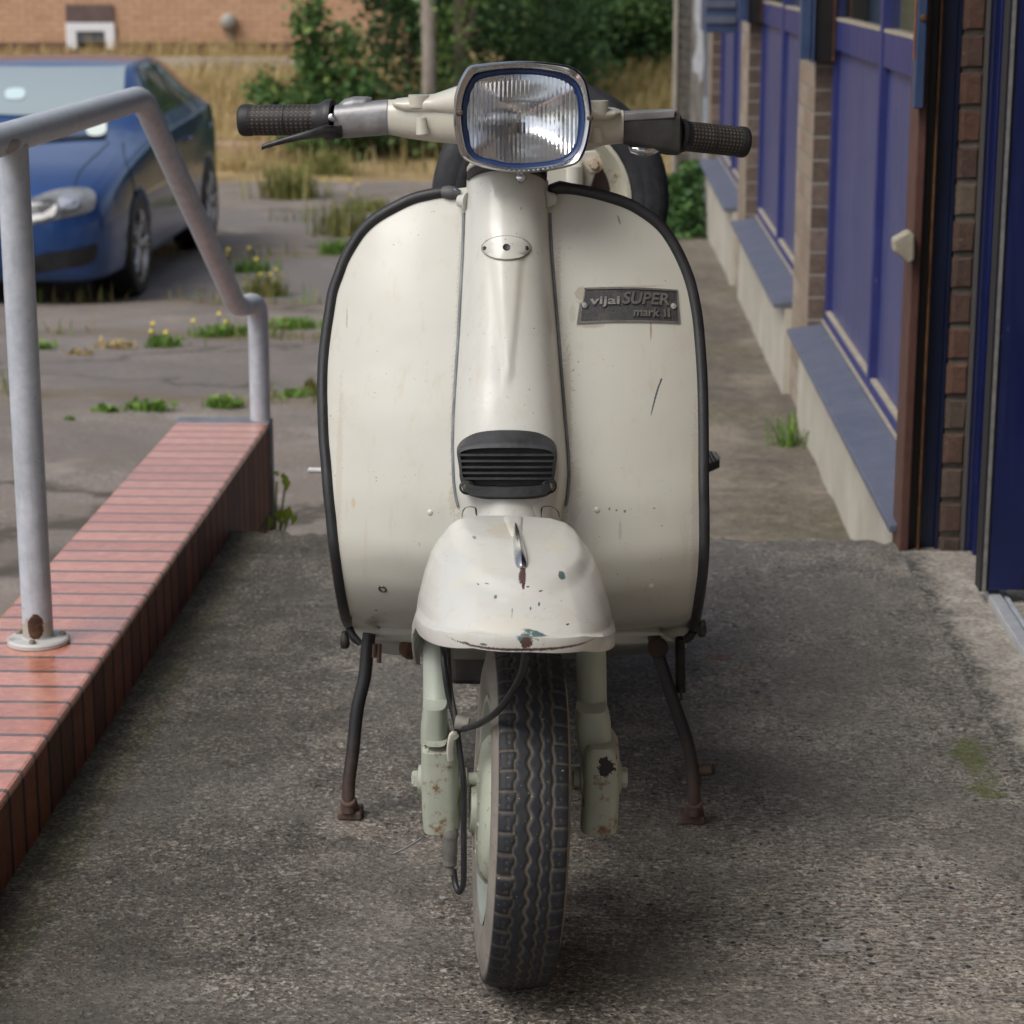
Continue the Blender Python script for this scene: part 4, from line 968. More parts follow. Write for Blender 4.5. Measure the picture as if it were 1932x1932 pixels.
# fork -------------------------------------------------------------
def spt(px, py, yl): return at(px, py, Y=Y_(yl))
for (xt, xb, sg) in ((826,826,-1),(1114,1117,1)):
    a = spt(xt, 1150, .09); c = spt(xb, 1335, .035)
    b = MB(); b.tube([a + (a-c)*.12, a, c], .0185, 24); lg = b.build('fork_leg', PALE, sc)
    if sg < 0: pr = [(546,655,432),(541,657,470),(535,657,520),(533,658,600),(537,664,650)]
    else: pr = [(1268,1412,445),(1262,1424,480),(1262,1432,520),(1270,1437,600),(1285,1440,650)]
    b = MB(); rings = []
    for (xa, xc, yy) in pr:
        l, r_ = spt(579.6+.4*xa, 1159.2+.4*yy, .0), spt(579.6+.4*xc, 1159.2+.4*yy, .0); cen = (l+r_)*.5; hw = (r_-l).length*.5; ring = []
        for k in range(28):
            t = 2*math.pi*k/28; cx_, sx_ = math.cos(t), math.sin(t); n = 3.2
            ring.append(cen + Vector((math.copysign(abs(cx_)**(2/n),cx_)*hw, math.copysign(abs(sx_)**(2/n),sx_)*.030+.012, 0)))
        rings.append(ring)
    b.loft(rings[::-1], True, (True,True)); b.build('knuckle', PALE, lg, auto=40)
    if sg < 0: pr = [(550,654,626),(538,664,640),(533,684,660),(530,702,715),(530,710,800),(532,713,900),(535,713,980),(541,713,1042),(550,707,1060)]; yf = -.038
    else: pr = [(1330,1434,638),(1314,1454,650),(1304,1468,675),(1301,1475,720),(1301,1476,800),(1297,1473,900),(1291,1469,980),(1287,1464,1042),(1295,1454,1060)]; yf = -.038
    b = MB(); rings = []
    for (xa, xc, yy) in pr:
        l, r_ = spt(579.6+.4*xa, 1159.2+.4*yy, yf), spt(579.6+.4*xc, 1159.2+.4*yy, yf); cen = (l+r_)*.5; hw = (r_-l).length*.5; ring = []
        e = .6 if yy in (628,640,1058,1060) else 1
        for k in range(32):
            t = 2*math.pi*k/32; cx_, sx_ = math.cos(t), math.sin(t); n = 4.2
            ring.append(cen + Vector((math.copysign(abs(cx_)**(2/n),cx_)*hw, .045 + math.copysign(abs(sx_)**(2/n),sx_)*.045*e, 0)))
        rings.append(ring)
    b.loft(rings[::-1], True, (True,True)); lk = b.build('link_cover', RPALE, lg, auto=35)
    nx_ = 579.6+.4*(532 if sg < 0 else 1473); c = spt(nx_, 1159.2+.4*(785 if sg < 0 else 768), .0)
    b = MB(); b.lathe([(.0,.010),(.0105,.010),(.0125,.008),(.0125,0)], c, (sg,0,0), 6, ref=(0,.3,1)); b.lathe([(.020,-.004),(.020,.0015),(.012,.003)], c, (sg,0,0), 24); b.build('axle_nut', RPALE, lk, auto=35)
    ci = spt(579.6+.4*(712 if sg < 0 else 1300), 1159.2+.4*775, .0)
    b = MB(); b.lathe([(.0,.03),(.008,.03),(.008,.012),(.014,.011),(.014,.004),(.019,.002),(.019,-.004)], ci, (-sg,0,0), 24); b.build('spindle', RPALE, lk, auto=35)
# brake cable adjuster and cables
CAB = simple('black_cable', (.012,.013,.016), (.022,.023,.027), 30, .45)
def cable(pts, r, mat=CAB, name='cable', k=7):
    b = MB(); b.tube(smooth_path([spt(*p) for p in pts], k), r, 10); return b.build(name, mat, sc)
cable([(828,1190,.05),(836,1225,-.02),(838,1255,-.04),(846,1310,-.045),(860,1365,-.05),(868,1420,-.055),(875,1480,-.06),(875,1560,-.06),(875,1625,-.06),(874,1668,-.058),(866,1683,-.05),(859,1666,-.04),(856,1640,-.035)], .0037)
cable([(845,1190,.05),(846,1240,-.02),(850,1300,-.04),(858,1345,-.05),(863,1372,-.052)], .0030, simple('dusty_cable', (.045,.045,.043),(.08,.075,.068),40,.6))
cable([(990,1195,-.19),(990,1228,-.205),(986,1262,-.205),(968,1302,-.195),(938,1342,-.16),(905,1365,-.11),(878,1374,-.065),(864,1376,-.05)], .0040)
cb_ = MB(); c = spt(866, 1371, -.055); cb_.tube([c+Vector((-.004,0,.006)), c+Vector((.012,-.002,.004))], .0085, 14); cb_.build('cable_clip', simple('clip_grey', (.19,.18,.16),(.3,.28,.24),60,.6), sc)
b = MB(); b.tube(smooth_path([spt(861,1392,-.06), spt(855,1385,-.062), spt(851,1398,-.062), spt(849,1420,-.058), spt(851,1434,-.055)],4), .0028, 8, flat=1.6); b.build('cable_tag', simple('tag_cream', (.5,.48,.42)), sc)
b = MB(); a, c = spt(848,1582,-.03), spt(849,1632,-.035)
b.lathe([(.0095,-.012),(.0115,-.006),(.0105,.0),(.0095,.004),(.0098,.018),(.0088,.020),(.0085,.033),(.0055,.036),(.0050,.045),(.0028,.046),(.0028,.040)], a, (c-a), 18); b.build('cable_adjuster', simple('adjuster_grey', (.17,.165,.15),(.10,.097,.09),60,.6), sc)
cable([(797,1580,.02),(770,1597,.02),(742,1611,.02)], .0013, simple('bare_wire', (.15,.15,.16), None, rough=.4, metal=.6), 'loose_wire')
# headlight --------------------------------------------------------
HC = (985.5, 221.0)
Ho = [(965.5,326),(908,315),(875.5,300),(865.5,282),(858,250),(855,222),(857,185),(862,165),(870,146),(883,126),(897,122),(933,118),(966,115.5),(1000,115.5),(1028,117.5),(1076,125),(1098.5,140),(1108.5,160),(1115,195),(1116.5,225),(1111,262),(1103.5,287),(1091,307),(1066,316.5),(1016,325)]
Hi = [(965,310.5),(930,304),(903,297),(888,280),(881,250),(879,222),(880,200),(886,174),(897,153),(910,145),(933,140),(966,137),(1003,137),(1030,140),(1056,146),(1080,160),(1090.5,182),(1095.5,212),(1093.5,250),(1083,282),(1061,300),(1016,309)]
def polar(l, n=96):
    q = smooth_path(v2(l), 8, True); A = sorted([(math.atan2(p.y-HC[1], p.x-HC[0]), (p-Vector((HC[0],HC[1],0))).length) for p in q])
    A = [(A[-1][0]-2*math.pi, A[-1][1])] + A + [(A[0][0]+2*math.pi, A[0][1])]
    xs, ys = zip(*A); return [interp(-math.pi + 2*math.pi*k/n, xs, ys) for k in range(n)]
PO, PI_ = polar(Ho), polar(Hi); NHL = len(PO)
HLY = SCY + .295; HX0 = at(985, 221, Y=HLY)
def hl(dy): return lambda x, z: HLY + dy + (x-HX0.x)*math.tan(R(5.5)) + (z-HX0.z)*.10
def hring(rad, s, dy, add=0):
    out = []
    for k in range(NHL):
        a = -math.pi + 2*math.pi*k/NHL; r = rad[k]*s + add
        out.append(on(HC[0]+r*math.cos(a), HC[1]+r*math.sin(a), hl(dy)))
    return out
hlo = bpy.data.objects.new('headlight', None); COL.objects.link(hlo); hlo.parent = sc
PM = [ (a*.42+c*.58) for a, c in zip(PO, PI_)]
b = MB(); b.loft([hring(PO,.985,.050), hring(PO,1,.030), hring(PO,1.0,.008), hring(PO,.985,.001), hring(PO,.965,-.002), hring(PM,1.0,.002), hring(PM,.985,.008), hring(PI_,1.05,.012), hring(PI_,1.045,.022)], True, (False,False))
b.build('rim', CHROME, hlo, auto=60)
b = MB(); b.loft([hring(PI_,1.075,.0085), hring(PI_,1.06,.0065), hring(PI_,1.02,.0085), hring(PI_,1.0,.014), hring(PI_,.985,.016)], True, (False,False)); b.build('bezel', simple('blue_gasket', (.008,.028,.105),(.012,.04,.14),30,.4), hlo)
m = NT('fluted_glass'); o = m.xyz()
fl1 = m.math('SINE', m.math('MULTIPLY', o[0], 1150.0)); fl2 = m.math('SINE', m.math('MULTIPLY', o[2], 900.0))
ctr = m.vmath('LENGTH', m.vmath('MULTIPLY', m.vmath('SUBTRACT', m.pos, tuple(HX0+Vector((.004,0,-.004)))), (1/.030,0,1/.028)))
hh = m.math('ADD', m.math('MULTIPLY', fl1, .5), m.math('MULTIPLY', m.math('MULTIPLY', fl2, m.ramp(ctr,[(.8,0),(1.0,.25)])), .25))
LENS = m.done((.93,.95,.96), .02, 0, m.bump(hh, .32, .0012), trans=1.0, ior=1.42, spec=.6)
b = MB(); rr_ = [hring(PI_, s, .014 - .022*(1-s*s)) for s in (1,.97,.92,.85,.75,.62,.48,.33,.18,.05)]
b.loft(rr_, True, (False,True)); b.build('lens', LENS, hlo, auto=0)
m = NT('reflector_bowl'); n1 = m.noise(40, 5, .6)
REFL = m.done(m.ramp(n1, [(.35,(.82,.83,.85)),(.65,(.66,.67,.69))]), m.ramp(n1,[(.35,.10),(.65,.22)]), 1, m.bump(m.noise(24,3), .25, .006))
RM = sum(PI_)/NHL; b = MB(); b.loft([hring([lerp(RM, q, smst(.25,1.0,s)) for q in PI_], s, .018 + .052*(1-s**2.0)) for s in (1.02,.97,.92,.86,.8,.72,.64,.55,.45,.35,.25,.17,.12)], True, (False,True)); b.build('reflector', REFL, hlo, auto=0)
b = MB(); p = on(972, 222, hl(.055)); b.lathe([(0,-.024),(.007,-.023),(.009,-.018),(.009,.01)], p, (0,1,.0), 20); b.build('bulb_shield', simple('bulb_shield_grey', (.35,.35,.36), None, rough=.3, metal=.9), hlo)
for (px, py) in ((868,213),(1113,223)):
    p = on(px, py, hl(-.001)); b = MB(); b.lathe([(0,.0015),(.0022,.0015),(.0035,.001),(.0042,-.001)], p, (0,-1,0), 14); b.build('screw', simple('rusty_screw', (.12,.075,.05),(.16,.15,.14),90,.5,.6), hlo)
p = on(983, 335, hl(.03)); b = MB(); b.lathe([(0,.004),(.004,.004),(.006,.003),(.0068,0)], p, (0,-1,.2), 14); b.lathe([(.009,0),(.009,-.002)], p, (0,-1,.2), 6); b.build('screw', CHROME, hlo)

# headset: shell, neck, arms --------------------------------------
HW = paint('cream_paint_headset', [], base=(.50,.485,.41), base2=(.53,.52,.455), specks=.745)
b = MB(); sh = [hring(PO, .985, .032), hring(PO, .97, .055)]
cen = sum(sh[0], Vector())/NHL
for s, dy in ((.93,.085),(.84,.115),(.70,.140),(.45,.158),(.15,.165)): sh.append([cen + (p-cen)*s + Vector((0,dy-.03,0)) for p in sh[0]])
b.loft(sh, True, (False,True)); hs = b.build('headset', HW, sc, auto=0)
tc = (cg[0][0]+cg[0][-1])*.5 + Vector((0,-.052,.026))*.5
axp = st(AX0 + AXD*1.06)
tcen = sum((cg[0][j] for j in range(0, NA+1)), Vector())/(NA+1)
tcen = (cg[0][0]+cg[0][-1])*.5 + Vector((0,-.020,.008))
b = MB(); b.lathe([(.0525,.006),(.0535,.011),(.050,.017),(.034,.020)], tcen, AXD, 40, caps=(True,True)); b.build('headset_neck', HW, hs, auto=0)
b = MB(); b.lathe([(.052,-.004),(.053,.0045),(.047,.0055)], tcen, AXD, 40, caps=(True,True)); b.build('neck_ring', RUB, hs)
def armloft(mb, secs, n=2.4, a0=0, a1=360, seg=28, sub=5, mi=0):
    S = []
    for i in range(len(secs)-1):
        for j in range(sub): S.append([lerp(secs[i][k], secs[i+1][k], j/sub) for k in range(5)])
    S.append(list(secs[-1])); rings = []
    for (px, pt_, pb_, yl, hd) in S:
        T, B = at(px, pt_, Y=Y_(yl)), at(px, pb_, Y=Y_(yl)); c = (T+B)*.5; hz = (T.z-B.z)/2; ring = []
        full = (a1-a0) >= 359
        for k in range(seg if full else seg+1):
            t = R(a0 + (a1-a0)*k/seg); cx_, sx_ = math.cos(t), math.sin(t)
            ring.append(c + Vector((0, math.copysign(abs(cx_)**(2/n),cx_)*hd, math.copysign(abs(sx_)**(2/n),sx_)*hz)))
        rings.append(ring)
    mb.loft(rings, (a1-a0) >= 359, (True,True), mi)
b = MB(); armloft(b, [(905,165,275,.39,.04),(870,168,272,.395,.036),(820,178,268,.405,.031),(775,186,262,.41,.027),(733,188,253.5,.415,.0245)]); b.build('handlebar_arm', HW, hs, auto=40)
b = MB(); armloft(b, [(875,158,214,.39,.044),(857,164,219,.395,.040),(820,177,214,.403,.035),(790,181,214,.407,.032),(765,184,212,.41,.030),(748,186,203,.412,.028),(743,189,198,.413,.024)], 2.6); b.build('headset_cover', HW, hs, auto=40)
b = MB(); c0 = at(790,202,Y=Y_(.385)); c1 = at(790,179,Y=Y_(.385)); b.tube([c0,c1], .0135, 24); 
c0 = at(794,222,Y=Y_(.374)); c1 = at(797,254,Y=Y_(.374)); b.tube([c0.lerp(c1,t) for t in (0,.5,.95,1)], [.006,.0072,.0085,.0075], 18)
c0 = at(813,256,Y=Y_(.40)); c1 = at(813,265,Y=Y_(.40)); b.tube([c0,c1],.0075,14); b.build('headset_boss', HW, hs, auto=40)
b = MB(); armloft(b, [(1070,190,290,.42,.04),(1112,199,284,.43,.034),(1140,205,274,.437,.030),(1176,208,270,.445,.0275)]); b.build('handlebar_arm', HW, hs, auto=40)
b = MB(); armloft(b, [(1090,184,236,.42,.042),(1118,196,229,.425,.037),(1143,202,228,.43,.034),(1160,204,221,.433,.032),(1169,207,214,.437,.027)], 2.6); b.build('headset_cover', HW, hs, auto=40)
b = MB(); c0 = at(1130,216,Y=Y_(.405)); c1 = at(1130,190,Y=Y_(.405)); b.tube([c0,c1], .0125, 24); c0 = at(1122,240,Y=Y_(.408)); c1 = at(1122,268,Y=Y_(.408)); b.tube([c0,c1], [.010,.0135], 20); b.build('headset_boss', HW, hs, auto=40)
# control castings
b = MB(); armloft(b, [(733,187.5,254,.415,.0255),(705,190,256.5,.417,.0255),(672,194,259,.419,.025),(650,196,260.5,.421,.025),(634,198,259,.422,.024)], 2.9)
armloft(b, [(702,184,215,.425,.015),(692,182,214,.425,.02),(668,182,214,.425,.021),(650,187,214,.425,.019),(640,195,214,.425,.012)], 2.6); ctl = b.build('brake_control', GREYC, sc, auto=40)
b = MB(); p = at(626,222,Y=Y_(.392)); b.lathe([(0,.003),(.003,.003),(.0048,.002),(.0055,0)], p, (0,-1,.1), 16); b.build('screw', CHROME, ctl)
b = MB(); armloft(b, [(1176,212,271,.447,.0275),(1200,213,275,.45,.0285),(1240,212,284,.455,.030),(1265,211,288,.458,.031),(1281,211,290,.46,.031)], 6); ctr_ = b.build('gear_control', DARKC, sc, auto=30)
b = MB(); armloft(b, [(1178,214.5,228,.4195,.0015),(1215,211.5,226,.4235,.0015),(1272,207.5,222,.4275,.0015)], 4); armloft(b, [(1178,211,216,.447,.027),(1220,209,214,.452,.029),(1272,207,211.5,.459,.031)], 6); b.build('casting_top_lit', GREYC, ctr_, auto=30)  # lighter top strip paints the light falling on the casting
b = MB(); armloft(b, [(1277,214,287,.46,.028),(1281,217,291,.461,.030),(1284,218,290,.462,.030),(1286,224,288,.463,.027)], 2.4)
armloft(b, [(1238,277,288,.45,.012),(1258,279,292,.452,.014),(1278,280,293,.455,.013)], 2.4); b.build('rubber_boot', RUB, ctr_)
b = MB(); p = at(1216,284,Y=Y_(.435)); armloft(b, [(1186,272,279,.435,.004),(1190,272,289,.435,.008),(1203,272,294,.435,.011),(1218,272,295.5,.435,.011),(1232,272,292,.435,.009),(1245,277,285,.435,.004)], 2); b.build('clutch_lever', CHROME, ctr_)
# rubber grips with rows of dirty dimples
m = NT('dimpled_grip'); uv = m.node('ShaderNodeUVMap'); u_ = m.xyz(uv.outputs[0])
gu = m.math('SUBTRACT', m.math('FRACT', m.math('MULTIPLY', u_[1], 19.0)), .5); gv = m.math('SUBTRACT', m.math('FRACT', m.math('MULTIPLY', u_[0], 24.0)), .5)
dd = m.math('SQRT', m.math('ADD', m.math('MULTIPLY', gu, gu), m.math('MULTIPLY', gv, gv)))
lim = m.math('MULTIPLY', m.math('GREATER_THAN', u_[1], .07), m.math('LESS_THAN', u_[1], .86))
gap = m.math('GREATER_THAN', m.math('ABSOLUTE', m.math('SUBTRACT', u_[1], .475)), .022)
dot = m.math('MULTIPLY', m.math('MULTIPLY', m.ramp(dd, [(.24,1),(.33,0)]), lim), gap)
seam = m.ramp(m.math('ABSOLUTE', m.math('SUBTRACT', u_[1], .475)), [(.004,1),(.008,0)])
gn = m.noise(60, 4)
cc = m.mix(m.math('MULTIPLY', dot, m.ramp(gn,[(.35,.5),(.6,.95)])), m.ramp(gn, [(.3,(.012,.012,.013)),(.7,(.024,.024,.025))]), (.115,.085,.058))
GRIP = m.done(cc, .55, 0, m.bump(m.math('MULTIPLY', m.math('ADD', dot, seam), -1.0), .9, .003), spec=.4)
def grip(p0, p1, r, flange, fl=1.0):
    a = (p1-p0); Lg = a.length; prof = []
    b = MB(); pr = [(r*.98,0),(r*1.0,.05*Lg)] + [(r*1.0, Lg*t) for t in (.1,.2,.3,.4,.47,.475,.48,.6,.7,.8,.86)] + [(r*1.04,.87*Lg),(r*1.04,.95*Lg),(r*.99,.985*Lg),(r*.85,Lg),(r*.3,Lg+.002),(.001,Lg+.002)]
    # uv v must follow length: resample evenly
    xs_, rs_ = [q[1]/Lg for q in pr], [q[0] for q in pr]
    ev = [(interp(i/60*1.01, xs_, rs_), Lg*i/60*1.01) for i in range(61)]; ev[-1] = (.001, ev[-1][1])
    b.lathe(ev, p0, a, 40, ref=(0,-1,0)); g_ = b.build('grip', GRIP, sc, auto=50)
    b = MB(); b.lathe([(r*.95,-.004),(r*flange,-.003),(r*(flange+.03),.002),(r*flange,.006*fl),(r*1.06,.014*fl),(r*1.0,.022*fl)], p0, a, 36); b.build('grip_flange', RUB, g_)
grip(at(624,226,Y=Y_(.422)), at(452,227,Y=Y_(.436)), .0205, 1.30)
grip(at(1285,256,Y=Y_(.463)), at(1409,269,Y=Y_(.495)), .0202, 1.10, .45)
# front brake lever
b = MB(); lv = [(646,247,.400,.0042,.0085),(637,250,.388,.0052,.0088),(615,247,.376,.0055,.0080),(596,251,.370,.0052,.0066),(570,256.5,.366,.0046,.0052),(540,264,.364,.0040,.0044),(515,271,.364,.0036,.0038),(500,275.5,.365,.0036,.0036),(494,278,.366,.0037,.0037)]
rings = []
for (px, py, yl, hd, hz) in lv:
    c = spt(px, py, yl); rings.append([c + Vector((0, hd*math.cos(2*math.pi*k/14), hz*math.sin(2*math.pi*k/14))) for k in range(14)])
b.loft(rings[::-1], True, (True,True)); b.build('brake_lever', simple('worn_black_lever', (.015,.015,.016),(.05,.05,.05),50,.4,.3), sc, auto=50)

# spare wheel on its rack -----------------------------------------
SPY = Y_(1.50); spc = at(1038, 376, Y=SPY); RS = (at(1038+224, 376, Y=SPY)-spc).length
swh = bpy.data.objects.new('spare_wheel', None); COL.objects.link(swh); swh.parent = sc
def swp(r, x, th): return spc + Vector((r*math.cos(th), -x, r*math.sin(th)))
k_ = RS/.2152
def prof_l(mb, pr, seg=96): mb.loft([[swp(r*k_, x, 2*math.pi*q/seg) for q in range(seg)] for (x, r) in pr], True, (False,False))
b = MB(); tp = [(.030,.140),(.040,.146),(.0455,.158),(.0462,.170),(.0455,.172),(.0462,.174),(.0455,.186),(.0430,.194),(.0425,.197),(.0415,.199),(.039,.204),(.036,.2085),(.030,.212),(.0296,.209),(.026,.2095),(.0256,.2135),(.012,.215),(.0116,.212),(.008,.212),(.0076,.2152),(0,.2155),(-.02,.214),(-.036,.2085),(-.044,.19),(-.045,.16),(-.036,.14)]
prof_l(b, tp, 120)
m = NT('spare_tyre_rubber'); n1 = m.noise(40, 5, .7); SPT = m.done(m.ramp(n1, [(.35,(.018,.019,.023)),(.68,(.038,.039,.043))]), .6, 0, m.bump(m.noise(160,4), .2, .003), spec=.4)
b.build('tyre', SPT, swh, auto=50)
b = MB(); prof_l(b, [(.030,.144),(.043,.147),(.044,.140),(.036,.134),(.026,.128),(.020,.122),(.017,.105),(.017,.062),(.024,.058),(.024,.040)])
m = NT('rim_cream_rust'); n2 = m.noise(30, 6, .72); cc = m.ramp(n2, [(.40,(.50,.485,.38)),(.56,(.53,.52,.42)),(.64,(.26,.15,.07))]); RIMC = m.done(cc, .45, 0, coat=.15)
b.build('rim', RIMC, swh, auto=40)
DK = simple('dark_red_brown', (.055,.028,.022),(.035,.02,.018),20,.6)
for q in range(5):
    b = MB(); th = R(22 + 72*q); c = swp(.096*k_, .018, th); t1 = Vector((math.cos(th),0,math.sin(th))); t2 = Vector((-math.sin(th),0,math.cos(th)))
    b.add([c + t1*(.020*math.cos(2*math.pi*k/24)) + t2*(.029*math.sin(2*math.pi*k/24)) for k in range(24)], [tuple(range(24))])
    b.build('rim_opening', DK, swh)
# bracket holding the spare, white box tube
b = MB(); by = SPY - .045
prism(b, [at(x, y, Y=by) for x, y in ((1055,310),(1095,286),(1125,284),(1135,296),(1122,330),(1108,372),(1060,372))], .006); b.build('spare_bracket', HW, swh, auto=30, bevel=.002)
b = MB(); a, c = at(1084,318,Y=by-.03), at(1084,420,Y=by-.03); b.tube([a+Vector((0,.03,.004)), a, c], .0155, 20); a = at(1060,322,Y=by-.015); b.box((a.x-.05, by-.02, a.z-.03), (a.x+.02, by-.002, a.z+.004)); b.build('rack_tube', HW, sc, auto=40)
p = at(1121, 310, Y=by-.002); b = MB(); b.lathe([(0,.012),(.0075,.012),(.0085,.010),(.0085,0)], p, (0,-1,0), 6); b.lathe([(.016,.0),(.0155,.002),(.009,.0025)], p, (0,-1,0), 24); b.build('wheel_nut', simple('nut_cream_rust', (.55,.5,.42),(.40,.25,.13),60,.5), swh, auto=35)

# bodywork behind the shield (seen from the side only) -------------
def body(mb, x0, secs):
    rings = []
    for (y, zc, hw, hz) in secs: rings.append([L(x0+hw*math.copysign(abs(math.cos(t))**.8, math.cos(t)), y, zc+hz*math.copysign(abs(math.sin(t))**.8, math.sin(t))) for t in [2*math.pi*k/28 for k in range(28)]])
    mb.loft(rings, True, (True,True), flip=True)
b = MB(); body(b, 0, [(.72,.42,.07,.08),(.78,.50,.11,.16),(.9,.55,.15,.16),(1.1,.56,.17,.15),(1.3,.54,.17,.15),(1.45,.50,.14,.13),(1.56,.46,.07,.09)]); b.build('rear_bodywork', WHITE, sc, auto=0)
b = MB(); body(b, 0, [(.74,.735,.09,.02),(.78,.745,.115,.035),(1.0,.75,.13,.04),(1.25,.745,.13,.04),(1.36,.735,.11,.03)]); b.build('seat', RUB, sc, auto=0)
rc = Vector((SCX, SCY+1.29, .225))
b = MB(); b.loft([[rc + Vector((x, r*math.cos(2*math.pi*k/64), r*math.sin(2*math.pi*k/64))) for k in range(64)] for x, r in [(-.036,.06),(-.036,.135),(-.045,.16),(-.044,.19),(-.036,.207),(-.02,.214),(.02,.214),(.036,.207),(.044,.19),(.045,.16),(.036,.135),(.036,.06)]], True, (True,True)); b.build('rear_wheel', SPT, sc, auto=40)
e0, e1 = at(848, 1294, Y=Y_(.86)), at(905, 1200, Y=Y_(.86)); ENG = simple('oily_engine_casting', (.055,.050,.045),(.02,.018,.016),18,.6,.3,.3,50)
b = MB(); b.box((e0.x, SCY+.86, e0.z), (e0.x+.13, SCY+1.15, .36)); b.build('engine', ENG, sc, smooth=False, bevel=.01)
b = MB(); p = at(775,1222,Y=Y_(.62)); b.lathe([(.0,-.012),(.014,-.010),(.018,-.004),(.018,.004),(.013,.010),(0,.012)], p, (.6,-1,0), 18); b.build('brake_pivot', simple('rusty_pivot', (.12,.06,.03),(.06,.035,.02),60,.8), sc)

# centre stand -----------------------------------------------------
STM = NT('stand_paint'); n1 = STM.noise(9, 5, .7); oz = STM.xyz()[2]
kk = STM.ramp(STM.math('ADD', oz, STM.math('MULTIPLY', n1, .16)), [(.10,1),(.21,0)])
cc = STM.mix(STM.math('MULTIPLY', kk, .85), (.013,.013,.015), STM.ramp(STM.noise(50,5,.7), [(.35,(.045,.024,.017)),(.65,(.105,.062,.042))]))
STM = STM.done(cc, .5, 0, STM.bump(n1, .2, .004))
csd = bpy.data.objects.new('centre_stand', None); COL.objects.link(csd); csd.parent = sc
FTY = at(657, 1548, Z=0).y - SCY
zt = .32; yt = FTY + .06
for pts, foot in (([(697,1195),(693.6,1221),(687.6,1279),(674,1339),(665.6,1419),(658,1479),(657.6,1534)], (635.6,681.6,1529,1549)),
                  ([(1234,1195),(1238,1221),(1255.6,1279),(1276,1339),(1296,1399),(1307.6,1459),(1309.6,1540)], (1281.6,1329.6,1538,1557))):
    path = [spt(p[0], p[1], lerp(yt, FTY, max(0,(p[1]-1195))/340)) for p in smooth_path(v2(pts), 5)]
    b = MB(); b.tube(path, .0098, 16); leg = b.build('stand_leg', STM, csd)
    xa, xb, ya, yb = foot; A_ = at((xa+xb)/2, yb, Z=0); hw = (at(xb, yb, Z=0).x-at(xa, yb, Z=0).x)/2
    b = MB(); b.box((A_.x-hw, A_.y, .0005), (A_.x+hw, A_.y+.040, .013)); b.tube([path[-1]+Vector((0,0,.022)), Vector((path[-1].x, A_.y+.018, .010))], [.0115,.0145], 14); b.build('stand_foot', simple('rusty_foot', (.13,.085,.065),(.075,.045,.035),40,.85,0,.3,80), leg, smooth=False, bevel=.003)
b = MB(); p, q = spt(1312,1455,FTY+.02), spt(1346,1451,FTY+.01); b.tube([p, q], .0085, 14); p2 = spt(1313,1500,FTY+.02); b.tube([p+Vector((.004,0,0)), p2], .0055, 10); b.build('stand_tang', simple('rusty_tang', (.075,.05,.04),(.045,.03,.026),40,.8), csd, auto=50)
b = MB(); p = spt(1241, 1222, yt-.02); b.lathe([(0,-.010),(.012,-.009),(.0155,-.004),(.0155,.004),(.012,.009),(0,.010)], p, (0,-1,.2), 20); b.build('stand_bracket', simple('rusty_bracket', (.05,.025,.018),(.03,.018,.015),60,.8), csd)
b = MB(); p, q = spt(1283,1203,yt), spt(1284,1305,yt-.01); pts = []
for i in range(26*10+1):
    t = i/260; c = p.lerp(q, t); a = t*26*2*math.pi; pts.append(c + Vector((.0062*math.cos(a), .0062*math.sin(a), 0)))
b.tube(pts, .0017, 6); b.tube([q, q+Vector((.002,0,-.012)), spt(1276,1322,yt-.01)], .002, 6); b.build('stand_spring', simple('spring_steel', (.030,.028,.026),(.055,.05,.045),60,.5,.5), csd)
# floor corner ends, little bolts under the floor, foot rests
for px, py in ((650,1208),(1325,1186)):
    sgn = -1 if px < 966 else 1
    b = MB(); a = spt(px, py-16, .42); c = spt(px+sgn*(-1), py+14, .42); b.tube([a, a.lerp(c,.4), a.lerp(c,.75), c], [.004,.0062,.0072,.0055], 12); b.build('floor_end', simple('dark_metal_end', (.035,.033,.03),(.09,.085,.08),50,.4,.7), sc)
b = MB()
for px in (707,716): a, c = spt(px, 1215, .50), spt(px-1, 1240 if px < 710 else 1250, .50); b.tube([a,c], .0035, 8)
b.build('floor_bolt', simple('rusty_bolts', (.10,.06,.04)), sc)
p0 = spt(1322, 878, .92); b = MB(); rings = []
ped = [(1325,845),(1345,851),(1361,868),(1359,874),(1346,880),(1325,882)]
top = [spt(x, y, .92) for x, y in ((1322,846),(1341,850),(1359.5,868),(1340,877),(1322,879))]
b.add(top + [p+Vector((0,.004,-.014)) for p in top], [(0,1,2,3,4),(9,8,7,6,5)]+[(i, i+5, (i+1)%5+5, (i+1)%5) for i in range(5)])
fr_ = b.build('foot_rest', RUB, sc, smooth=False, bevel=.003)
b = MB()
for i in range(5):
    x = 1324 + i*6.0; a = spt(x, 848+i*1.2, .919); c = spt(x+11, 876-i*2.2, .917); b.tube([a+Vector((0,-.001,.001)), c+Vector((0,-.001,.001))], .0016, 6)
b.build('tread_rib', simple('grey_rib', (.14,.15,.16)), fr_)
b = MB(); b.tube([spt(1310,866,.92), Vector((SCX+.14, SCY+.92, .47))], .008, 10); b.build('rest_arm', ENG, fr_)
b = MB(); p, q = spt(583,887,1.12), spt(612,888,1.12); b.tube([p+Vector((-.002,0,0)), p, q], [.002,.0048,.0048], 14); b.tube([q, Vector((SCX-.17, SCY+1.12, q.z)), Vector((SCX-.16, SCY+1.2, .26))], .006, 10); b.build('kick_start', simple('kick_pale', (.55,.55,.54)), sc)
